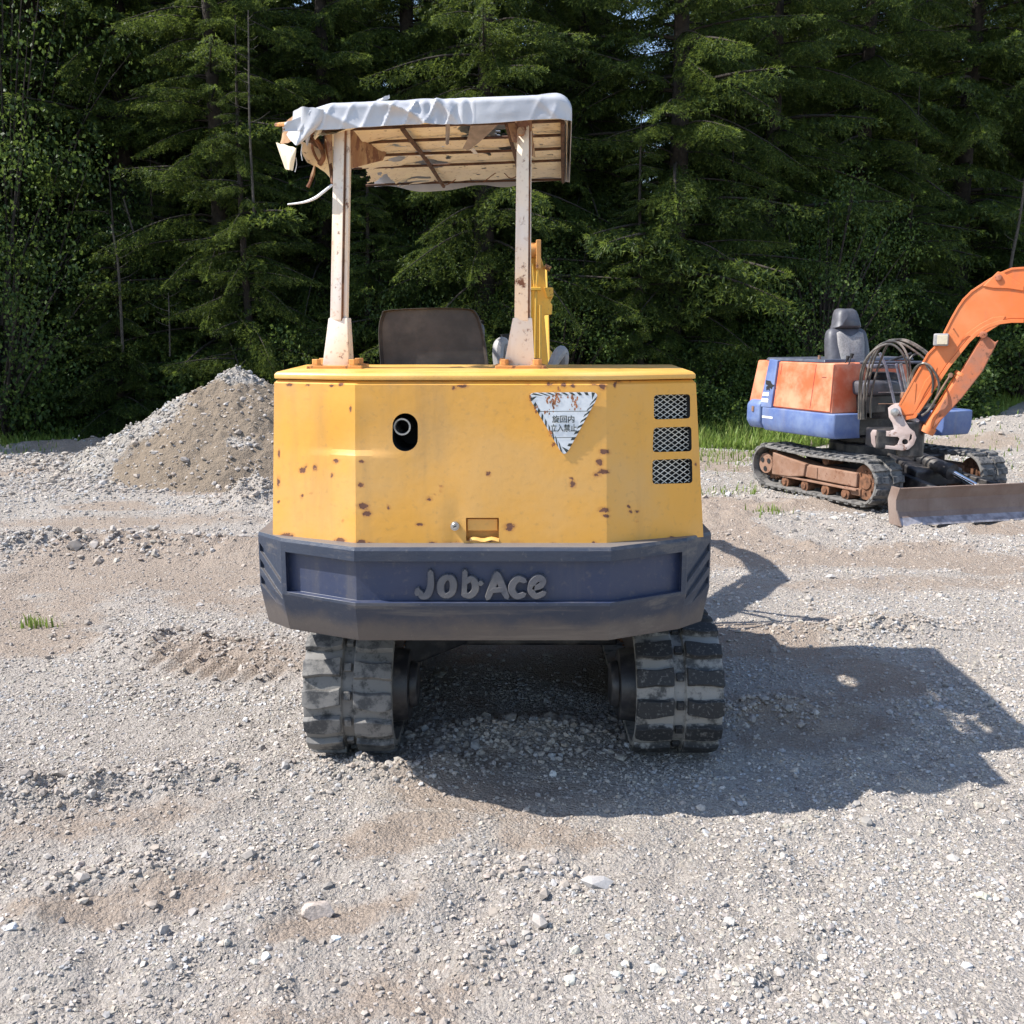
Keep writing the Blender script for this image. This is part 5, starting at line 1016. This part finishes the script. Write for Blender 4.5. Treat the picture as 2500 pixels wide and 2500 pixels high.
# local axes: +y forward (towards the blade), +x = the side facing left in the photo
for nm, x0, x1, lb in (('track_belt', .47, .78, 'near side rubber track, seen from outside'), ('track_belt', -.78, -.47, 'far side rubber track')):
    o = belt(x0, x1, -.65, .65, .232, .197, pitch=.10, lug=.020, name='track_belt', mat=M['rubber2'], parent=OE, ph=.3, sagtop=.02); o['label'] = lb
    xo = x1-.03 if x0 > 0 else x0+.03; xi = x0+.06 if x0 > 0 else x1-.06; a_, b_ = min(xo, xi), max(xo, xi)
    sg = 1 if x0 > 0 else -1
    s = MB(); n = 22; pts = []
    for i in range(n*2): r_ = .160 if i % 2 else .138; t = math.pi*i/n; pts.append(Vector((sg*.60, -.68+r_*math.cos(t), .232+r_*math.sin(t))))
    s.prism(pts, (sg*.04, 0, 0)); s.cyl((sg*.56, -.68, .243), (sg*.68, -.68, .243), .095, n=24); s.build('sprocket', M['rust'], OE, bevel=.003)
    s = MB(); P = [Vector((sg*.70, -.70+.10*math.cos(t), .243+.10*math.sin(t))) for t in [2*math.pi*i/20 for i in range(20)]]; s.prism(P, (sg*.025, 0, 0)); s.mi = 1
    for k in range(3): t = k*2.1+.5; s.cyl((sg*.728, -.70+.055*math.cos(t), .243+.055*math.sin(t)), (sg*.730, -.70+.055*math.cos(t), .243+.055*math.sin(t)), .026, n=14)
    s.build('sprocket_cover', [M['rust2'], M['black']], OE, bevel=.002)
    s = MB(); wheel(s, a_+.05, b_-.05, .65, .232, .157); s.build('idler_wheel', M['rust'], OE, bevel=.003)
    for y in (-.38, -.10, .18, .44):
        s = MB(); s.cyl((a_+.04, y, .098), (b_-.01, y, .098), .052, n=18); s.cyl((b_-.02 if sg > 0 else a_-.0, y, .098), ((b_+.005) if sg > 0 else a_+.02, y, .098), .026, n=14); s.build('roller', M['rust'], OE, bevel=.003)
    s = MB(); s.cbox(a_+.03, b_-.02, -.08, .56, .175, .305); s.cbox(a_+.02, b_-.03, .40, .60, .10, .17); s.build('track_frame', M['rust2'], OE, bevel=.012, seg=3)
    s = MB(); Pf = [Vector((a_+.04, y, z)) for y, z in [(-.56, .15), (-.30, .16), (-.10, .19), (-.08, .31), (-.34, .34), (-.56, .37)]]; s.prism(Pf, (b_-a_-.03, 0, 0)); s.build('frame_plate', M['rust2'], OE, bevel=.01)
    s = MB(); s.cbox(a_+.03, b_-.012, -.10, .06, .185, .29); s.cbox(a_+.02, b_+.0, -.45, .58, .145, .163); s.build('guard_rail', M['rust2'], OE, bevel=.004)
    s = MB(); s.cyl((sg*.50, .10, .36), (sg*.68, .10, .36), .045, n=16); s.build('top_roller', M['rust'], OE)
s = MB(); s.cbox(-.47, .47, -.42, .42, .26, .40); s.cyl((0, 0, .40), (0, 0, .50), .42, .42, 40); s.cyl((0, 0, .50), (0, 0, .57), .36, .36, 40)
s.loft([[(-.2, .35, .24), (.2, .35, .24), (.2, .35, .44), (-.2, .35, .44)], [(-.28, .80, .18), (.28, .80, .18), (.28, .80, .32), (-.28, .80, .32)]]); s.build('undercarriage_frame', M['blackpaint'], OE, bevel=.015)
for x in (-.36, .36): s = MB(); s.loft([[(x*.8-.035, .55, .20), (x*.8+.035, .55, .20), (x*.8+.035, .55, .31), (x*.8-.035, .55, .31)], [(x-.035, 1.24, .12), (x+.035, 1.24, .12), (x+.035, 1.24, .21), (x-.035, 1.24, .21)]]); s.build('blade_arm', M['blackpaint'], OE, bevel=.008)
s = MB(); s.cyl((.02, .42, .43), (.02, .92, .33), .062, n=20); s.cyl((.02, .90, .332), (.02, .955, .32), .072, n=20); s.build('blade_cylinder', M['blackpaint'], OE, smooth=True)
s = MB(); s.cyl((.02, .95, .32), (.02, 1.22, .235), .028, n=16); s.build('cylinder_rod', M['chrome'], OE, smooth=True)
# dozer blade, built where the photo shows it (turned slightly against the tracks)
BA, BB = OI @ atZ(2192, 1283, OC.z), OI @ (atZ(2192, 1283, OC.z)+Vector((1.62, .42, 0)))
bd = (BB-BA).normalized(); bn = Vector((-bd.y, bd.x, 0)); bn = bn if bn.y > 0 else -bn
s = MB(); pr = [(.03, .0), (-.035, .10), (-.045, .20), (-.02, .27), (.0, .30), (-.03, .30), (-.06, .26), (-.085, .20), (-.075, .10), (-.02, .0)]
s.loft([[p+bn*a+Vector((0, 0, z)) for a, z in pr] for p in (BA, BA+bd*.02, BB-bd*.02, BB)]); BLD = s.build('dozer_blade', M['blade'], OE, bevel=.003)
for p in (BA-bd*.012, BB+bd*.0): s = MB(); s.prism([p+bn*a+Vector((0, 0, z)) for a, z in [(.055, -.0), (-.02, .12), (-.03, .20), (.01, .305), (-.10, .305), (-.14, .2), (-.10, .0)]], bd*.014); s.build('end_plate', M['blade'], BLD, bevel=.002)
s = MB(); s.prism([BA+bn*a+Vector((0, 0, z)) for a, z in [(.036, .0), (.042, .0), (-.022, .075), (-.028, .075)]], bd*(BB-BA).length); s.build('cutting_edge', M['steel2'], BLD)
# --- house
sk = [(.80, -.70), (.80, .24), (.77, .29), (.50, .32), (.50, .15), (-.36, .15), (-.36, .47), (-.74, .45), (-.80, .37), (-.80, -.70)]
s = MB(); s.loft([[(x*.965, y*.98, .575) for x, y in sk], [(x, y, .645) for x, y in sk], [(x, y, .80) for x, y in sk]]); s.build('skirt_panel', M['blue'], OE, bevel=.012, seg=3, smooth=True)
s = MB(); s.cbox(-.75, .75, -.65, .14, .60, .815); s.cbox(-.35, .49, .10, .17, .58, .83); s.build('platform', M['blackpaint'], OE, bevel=.006)  # second box is an added black plate painting the open bay's shade
cwp = [(.815, -.715), (.825, -.90), (.62, -1.14), (-.62, -1.14), (-.825, -.90), (-.815, -.715)]
s = MB(); s.loft([[(x*.95, y*.97-.02, .59) for x, y in cwp], [(x, y, .66) for x, y in cwp], [(x, y, .82) for x, y in cwp], [(x*.95, y*.96-.02, .865) for x, y in cwp]]); OCW = s.build('counterweight', M['blue'], OE, bevel=.02, seg=3, smooth=True)
s = MB(); s.box((.824, -.81, .775), (.01, .03, .05)); s.build('bracket_plate', M['rust2'], OCW)
# side hood: orange panels with the blue sloping column between
def sideplate(name, pts, m, t=.02, x=.78, parent=OE, lean=.06, label=None):
    s = MB(); P = [Vector((x-lean*(z-.80)/.48, y, z)) for y, z in pts]; s.prism(P, (-t, 0, 0)); o = s.build(name, M[m], parent, bevel=.004)
    if label: o['label'] = label
    return o
s = MB(); rb = lambda z, i: [(.765-i, -.96+i), (.765-i, .235-i), (.44, .235-i), (.30, .15), (.30, -.30), (-.72+i, -.30), (-.72+i, -.96+i)]
s.loft([[(x, y, .80) for x, y in rb(0, 0)], [(x, y, 1.245) for x, y in rb(0, .055)]]); EH = s.build('engine_cover', M['orangefade'], OE, bevel=.012, seg=3, smooth=True)
sideplate('side_door', [(-.56, .815), (.225, .815), (.185, 1.237), (-.56, 1.237)], 'orangefade', parent=EH)
o = sideplate('side_column', [(-.74, .80), (-.565, .80), (-.565, 1.25), (-.69, 1.262)], 'blue', t=.05, x=.80, parent=EH, label='blue sloping column with two white stripes and a black animal emblem')
for z, a, b_ in ((.865, -.727, -.62), (.925, -.718, -.625)): sideplate('white_stripe', [(a, z-.018), (b_, z-.018), (b_, z+.018), (a+.008, z+.018)], 'white', t=.003, x=.803, parent=o)
sideplate('white_stripe', [(-.69, .695), (-.53, .695), (-.53, .715), (-.69, .715)], 'white', t=.003, x=.8035, parent=OE, lean=0)
em = MB(); ep = [(1870, 928), (1881, 930), (1885, 938), (1892, 941), (1886, 944), (1884, 950), (1879, 946), (1879, 954), (1875, 950), (1871, 953), (1871, 944), (1876, 941), (1870, 938)]
n_ = (OM.to_3x3() @ Vector((1, 0, 0))).normalized(); p0 = OM @ Vector((.797, -.6, 1.02)); nl = Vector((1, 0, .06/.48)).normalized(); nw = (OM.to_3x3() @ nl).normalized(); p0 = OM @ Vector((.8025-.06*(1.02-.8)/.48, -.63, 1.02))
em.prism([OI @ atPl(px, py, p0, nw) for px, py in ep], nl*.002); em.build('animal_emblem', M['black'], o)
for y in (-.52,): sideplate('seam_line', [(y, 1.12), (y+.006, 1.12), (y+.006, 1.22), (y, 1.22)], 'black', t=.0015, x=.7815, parent=EH)
sideplate('seam_line', [(-.04, .83), (-.034, .83), (-.034, 1.23), (-.04, 1.23)], 'black', t=.0015, x=.7815, parent=EH); sideplate('door_slot', [(.06, 1.115), (.12, 1.115), (.12, 1.120), (.06, 1.120)], 'black', t=.0015, x=.7818, parent=EH)
s = MB(); s.loft([[(x, y, 1.247) for x, y in [(.715, -.78), (.71, .05), (.34, .05), (.33, -.25), (-.68, -.25), (-.68, -.78)]], [(x, y, 1.275) for x, y in [(.70, -.77), (.70, .04), (.35, .04), (.34, -.26), (-.67, -.26), (-.67, -.77)]]]); s.build('hood_rail', M['slate'], EH, bevel=.006)
s = MB(); s.cyl((.66, -.08, 1.25), (.66, -.08, 1.31), .014, n=10); s.cbox(.62, .69, -.10, -.05, 1.235, 1.27); s.build('hood_hinge', M['rust2'], EH)
# seat
SX, SY = .27, -.10; SRot = Matrix.Rotation(R(-8), 3, 'Z')
def pad(name, prof, y0, th, m, bulge=.02, parent=OE):
    P = smooth(prof+[prof[0]], 3)[:-1]; P = [Vector(p) for p in P]; c = sum(P, Vector())/len(P); rr = []
    for d, f in ((0, .88), (-.0, .97), (.35, 1.0), (.7, .98), (1, .90), (1.0+bulge/th, .70)): rr.append([Vector((SX, SY, -.065))+SRot @ Vector((c.x*.85+(p.x-c.x)*f*.85, y0+d*th-(p.z-1.0)*.20, c.z+(p.z-c.z)*f)) for p in P])
    s = MB(); s.loft(rr); return s.build(name, M[m], parent, smooth=True, auto=60)
SB = pad('seat_back', [(-.24, 0, 1.02), (-.265, 0, 1.2), (-.255, 0, 1.52), (-.19, 0, 1.62), (0, 0, 1.63), (.19, 0, 1.62), (.255, 0, 1.52), (.265, 0, 1.2), (.24, 0, 1.02)], -.02, .10, 'seatvinyl')
pad('seat_insert', [(-.14, 0, 1.06), (-.155, 0, 1.25), (-.165, 0, 1.58), (0, 0, 1.545), (.165, 0, 1.58), (.155, 0, 1.25), (.14, 0, 1.06)], .065, .04, 'seatcloth', parent=SB)
pad('headrest', [(-.15, 0, 1.62), (-.155, 0, 1.65), (-.105, 0, 1.79), (0, 0, 1.80), (.105, 0, 1.79), (.155, 0, 1.65), (.15, 0, 1.62)], -.02, .11, 'seatvinyl', parent=SB)
s = MB(); s.cbox(SX-.24, SX+.24, SY+.02, SY+.50, .96, 1.09); s.build('seat_cushion', M['seatvinyl'], OE, bevel=.035, seg=3, smooth=True)
s = MB(); s.cbox(SX-.2, SX+.2, SY-.05, SY+.45, .80, .96); s.build('seat_base', M['blackpaint'], OE, bevel=.01)
for px, py0, py1, Y in ((2078, 890, 866, 9.2), (2068, 890, 872, 9.35)): s = MB(); s.tube([L(px-6, py0, Y), L(px, py1+6, Y)], .006, 6); s.cyl(L(px, py1+8, Y), L(px+3, py1-3, Y), .013, .018, 10); s.build('control_lever', M['black'], OE)
# floor, valve block and engine bits in the open bay
s = MB(); s.cbox(-.70, .30, -.25, .30, .815, .83); s.build('floor_plate', M['blackpaint'], OE)
def bl(name, px0, py0, px1, py1, Y, d, m, bev=.01): s = MB(); a, b_ = L(px0, py1, Y), L(px1, py0, Y); c = (a+b_)/2; w_ = (b_-a); ex_ = OI.to_3x3() @ Vector((1, 0, 0)); W = abs((atY(px1, py0, Y)-atY(px0, py0, Y)).x); H = abs(w_.z); Mx = OI.to_3x3(); s.box(c+Mx @ Vector((0, d/2, 0)), (W, d, H), Mx); return s.build(name, M[m], OE, bevel=bev, smooth=True)
bl('valve_block', 2128, 945, 2182, 985, 9.35, .25, 'greymetal'); bl('valve_block', 2132, 985, 2196, 1022, 9.3, .3, 'blackpaint'); bl('fuel_tank', 2135, 910, 2200, 945, 9.5, .3, 'blackpaint', .03)
bl('console', 2128, 890, 2190, 900, 9.3, .25, 'greymetal'); bl('side_cover', 2095, 895, 2128, 1020, 9.55, .2, 'blackpaint')
def rod(name, pts, Y, r, m, sm=0): s = MB(); s.tube([L(p[0], p[1], p[2] if len(p) > 2 else Y) for p in pts], r, 8, sm); return s.build(name, M[m], OE, smooth=True)
rod('guard_rail', [(2100, 885), (2262, 885)], 9.25, .014, 'slate'); rod('guard_rail', [(2148, 862), (2163, 895), (2184, 985)], 9.2, .013, 'greymetal'); rod('guard_rail', [(2188, 888), (2204, 960)], 9.2, .012, 'greymetal'); rod('guard_rail', [(2198, 888), (2212, 955)], 9.2, .016, 'steel2')
rod('wire_rail', [(2120, 958), (2205, 958)], 9.2, .004, 'steel'); rod('wire_rail', [(2145, 986), (2200, 986)], 9.15, .004, 'rust2'); rod('brace_bar', [(2145, 898), (2175, 880), (2225, 863)], 9.3, .012, 'blackpaint'); rod('control_lever', [(2216, 886), (2228, 868), (2242, 864)], 9.2, .01, 'blackpaint', 3)
# hoses
for pts in ([(2097, 1024, 9.0), (2098, 960, 9.0), (2104, 900, 8.95), (2130, 858, 8.9), (2170, 840, 8.85), (2200, 858, 8.8), (2216, 900, 8.8), (2216, 965, 8.75)], [(2102, 1024, 9.03), (2102, 950, 9.03), (2112, 890, 9.0), (2140, 848, 8.95), (2178, 833, 8.9), (2206, 850, 8.85), (2222, 900, 8.8), (2214, 965, 8.78)],
            [(2108, 1024, 9.1), (2112, 940, 9.1), (2130, 870, 9.05), (2160, 838, 9.0), (2200, 838, 8.9), (2240, 862, 8.85), (2262, 880, 8.8)], [(2113, 1024, 9.12), (2116, 960, 9.1), (2136, 872, 9.1), (2165, 834, 9.05), (2205, 832, 8.95), (2245, 852, 8.9), (2268, 872, 8.85)],
            [(2126, 1020, 9.1), (2126, 980, 9.1), (2134, 930, 9.1), (2150, 880, 9.1), (2172, 836, 9.0), (2210, 830, 8.95), (2250, 850, 8.9), (2272, 868, 8.85)],
            [(2218, 965, 8.7), (2222, 925, 8.7), (2238, 895, 8.65), (2258, 890, 8.6), (2275, 915, 8.55), (2277, 950, 8.55), (2262, 985, 8.6), (2240, 1012, 8.6)], [(2224, 965, 8.68), (2228, 920, 8.68), (2246, 890, 8.6), (2270, 893, 8.55), (2291, 930, 8.5), (2288, 965, 8.5), (2268, 1000, 8.55), (2250, 1015, 8.55)],
            [(2212, 962, 8.75), (2214, 1000, 8.8), (2200, 1020, 8.9)]):
    rod('hydraulic_hose', pts, 9, .0098, 'hose', 6)
bl('hose_clamp', 2204, 958, 2232, 972, 8.72, .05, 'rust2', .003)
# boom, in a vertical plane turned towards the right of the photo
BD = Vector((.90, -.436, 0)); BN = Vector((BD.y, -BD.x, 0)); BP = Vector((3.38, 8.72, 0))
def B(px, py, d=0.): return OI @ (atPl(px, py, BP, BN)+BN*d)
BNl = OI.to_3x3() @ BN; BDl = OI.to_3x3() @ BD
def bplate(name, pts, d0, th, m='orange', parent=None, ext=None, bev=.006, hole=None, label=None):
    s = MB(); P = [B(px, py, d0) for px, py in pts]
    if ext: P = P[:ext[0]]+[B(2520, 720, d0)+BDl*a+Vector((0, 0, z)) for a, z in ext[1]]+P[ext[0]:]
    s.prism(P, -BNl*th); o = s.build(name, M[m], parent or OE, bevel=bev)
    if label: o['label'] = label
    return o
facing = 1 if BN.y < 0 else -1       # BN towards the camera
up_e = [(2197, 985), (2212, 958), (2230, 925), (2266, 862), (2292, 836), (2310, 802), (2322, 778), (2338, 750), (2352, 730), (2372, 710), (2390, 698), (2415, 682), (2443, 666), (2470, 655), (2500, 653)]
lo_e = [(2500, 779), (2470, 779), (2440, 783), (2412, 792), (2385, 808), (2362, 830), (2338, 860), (2312, 892), (2290, 925), (2270, 955), (2250, 985), (2232, 1012), (2212, 1015)]
ext = (len(up_e), [(.25, .17), (.65, .05), (1.1, -.14), (1.45, -.36), (1.42, -.46), (1.0, -.32), (.55, -.20), (.2, -.19)])
BW = .19
bm_ = bplate('boom', up_e+lo_e, BW/2*facing if facing > 0 else -BW/2, BW*facing, ext=ext, bev=.008)
# raised edge flanges along the boom sides and the ear carrying the cylinder pin
def strip(edge, w_, name, d): 
    P = [B(px, py, d) for px, py in edge]; s = MB()
    n2 = [];
    for i, p in enumerate(P):
        t = (P[min(i+1, len(P)-1)]-P[max(i-1, 0)]).normalized(); n2.append(t.cross(BNl).normalized())
    a = [p for p in P]; b_ = [p+n*w_ for p, n in zip(P, n2)]; s.loft([[a[i], b_[i], b_[i]+BNl*.008, a[i]+BNl*.008] for i in range(len(P))]); s.build(name, M['orange'], bm_, bevel=.002)
strip(up_e, .018, 'edge_flange', BW/2*facing); strip(lo_e, -.030, 'edge_flange', BW/2*facing)
bplate('boom_ear', [(2328, 862), (2360, 815), (2395, 790), (2425, 775), (2455, 772), (2445, 790), (2410, 812), (2390, 822), (2365, 820), (2345, 835)], BW/2*facing+.006, .03, parent=bm_)
bplate('boom_foot_plate', [(2197, 985), (2232, 925), (2240, 935), (2236, 985), (2260, 930), (2290, 895), (2286, 915), (2262, 955), (2235, 1008), (2206, 1012)], BW/2*facing+.005, .012, parent=bm_, bev=.003)
bplate('boom_ear', [(2400, 700), (2437, 664), (2452, 668), (2500, 700), (2500, 712), (2460, 706), (2425, 705)], BW/2*facing+.012, .02, parent=bm_)
for px, py, r_ in ((2438, 679, .026), (2401, 817, .028), (2402, 817, .016), (2329, 802, .005)): s = MB(); s.cyl(B(px, py, BW/2*facing+.03), B(px, py, -BW/2*facing), r_, n=18); s.build('pivot_pin', M['pin'], bm_, bevel=.003, smooth=True)
s = MB(); s.tube([B(2462, 672, .02), B(2520, 668, .02)], .05, 14); s.build('arm_cylinder', M['orange'], bm_, smooth=True)
s = MB(); a = B(2300, 829, .12*facing); s.box(a, (.115, .09, .10), OI.to_3x3() @ Matrix.Rotation(R(-25), 3, 'Z')); LMP = s.build('work_lamp', M['greyplastic'], bm_, bevel=.012, seg=3, smooth=True)
s = MB(); s.box(a+OI.to_3x3() @ (Matrix.Rotation(R(-25), 3, 'Z') @ Vector((.012, -.048, 0))), (.08, .008, .075), OI.to_3x3() @ Matrix.Rotation(R(-25), 3, 'Z')); s.build('lamp_lens', M['lamp'], LMP, bevel=.003)
# lift cylinder with its guard below the boom
s = MB(); p0, p1 = B(2262, 1055, .03*facing), B(2405, 822, .03*facing); m1 = p0+(p1-p0)*.60
s.cyl(p0, p0+(p1-p0)*.06, .062, n=18); s.cyl(p0, m1, .050, n=20); s.cyl(m1, m1+(p1-p0)*.03, .058, n=20); s.build('boom_cylinder', M['orange'], bm_, smooth=True, auto=40)
s = MB(); s.cyl(m1, p1, .026, n=14); s.build('cylinder_rod', M['chrome'], bm_, smooth=True)
bplate('cylinder_guard', [(2300, 985), (2400, 820), (2412, 822), (2430, 835), (2438, 830), (2400, 905), (2350, 970), (2305, 1018), (2275, 1050)], .085*facing, .10, 'orangewear', parent=bm_)
rod('pipe', [(2318, 920, 8.28), (2300, 948, 8.3), (2285, 975, 8.35)], 8.3, .008, 'rust2', 3); s = MB(); s.cyl(B(2322, 915, .10*facing), B(2322, 915, .04*facing), .02, n=12); s.build('pipe_fitting', M['rust2'], bm_)
# dipper arm and bucket beyond the frame
q0 = B(2520, 720, 0)+BDl*1.42+Vector((0, 0, -.40)); s = MB()
s.prism([q0+BDl*a+Vector((0, 0, z))-BNl*.08 for a, z in [(-.05, .30), (.12, .28), (.14, 0), (.02, -.75), (-.10, -.75), (-.08, 0)]], BNl*.16); s.build('dipper_arm', M['orange'], bm_, bevel=.008)
q1 = q0+Vector((0, 0, -.72)); zz = -OC.z
s = MB(); hz = q1.z; s.prism([q1+BDl*a+Vector((0, 0, z))-BNl*.22 for a, z in [(.02, .06), (-.28, -.02), (-.42, -.20), (-.36, -hz+.03), (-.10, -hz+.01), (.02, -.32), (0, -.32), (-.12, -hz+.05), (-.32, -hz+.07), (-.37, -.18), (-.24, -.06), (.0, .0)]], BNl*.44); s.build('bucket', M['blade'], bm_, bevel=.004)
# swing bracket: two grey-pink cheek castings with upper and lower lugs
def casting(d):
    P = [(2172, 993), (2180, 987), (2195, 986), (2202, 993), (2206, 1010), (2214, 1026), (2224, 1042), (2236, 1052), (2240, 1066), (2234, 1082), (2222, 1093), (2208, 1096), (2138, 1088), (2132, 1078), (2130, 1054), (2134, 1047), (2176, 1049), (2187, 1046), (2183, 1030), (2174, 1016)]
    cut = [(2141, 1060), (2196, 1063), (2200, 1068), (2194, 1082), (2186, 1086), (2142, 1080)]
    s = MB(); s.prism([B(px, py, d) for px, py in P], -BNl*facing*.05); me = s.mesh('swing_bracket', M['primer'])
    c = MB(); c.prism([B(px, py, d+.05) for px, py in cut], -BNl*facing*.20); h = MB(); h.cyl(B(2213, 1075, d+.05), B(2213, 1075, d-.1), .024, n=18); h2 = MB(); h2.prism([B(px, py, d+.05) for px, py in [(2226, 1056), (2230, 1058), (2229, 1068), (2222, 1074)]], -BNl*facing*.2)
    me = modmesh(me, [('BEVEL', dict(width=.005, segments=2, limit_method='ANGLE', angle_limit=R(30), use_clamp_overlap=True))], [q.mesh('c', M['primer']) for q in (c, h, h2)])
    me.polygons.foreach_set('use_smooth', [True]*len(me.polygons)); me.set_sharp_from_angle(angle=R(30)); return link('swing_bracket', me, OE)
SW = casting(.13*facing); casting(-.09*facing)
s = MB(); s.cyl(B(2189, 1003, .16*facing), B(2189, 1003, -.16*facing), .034, n=20); s.cyl(B(2189, 1003, .175*facing), B(2189, 1003, .16*facing), .022, n=14); s.build('pivot_pin', M['steel'], SW, bevel=.003, smooth=True)
s = MB(); s.cyl(B(2222, 1085, 0)+Vector((0, 0, -.10)), B(2222, 1085, 0)+Vector((0, 0, .20)), .11, n=24); s.box(B(2175, 1070, -.05*facing), (.35, .30, .16), OI.to_3x3()); s.build('swing_post', M['blackpaint'], OE, bevel=.012)
s = MB(); s.tube([B(2211, 1018, .05*facing), B(2230, 1022, .05*facing), B(2243, 1030, .05*facing)], .022, 10, 3); s.build('bracket_ear', M['primer'], SW, smooth=True)
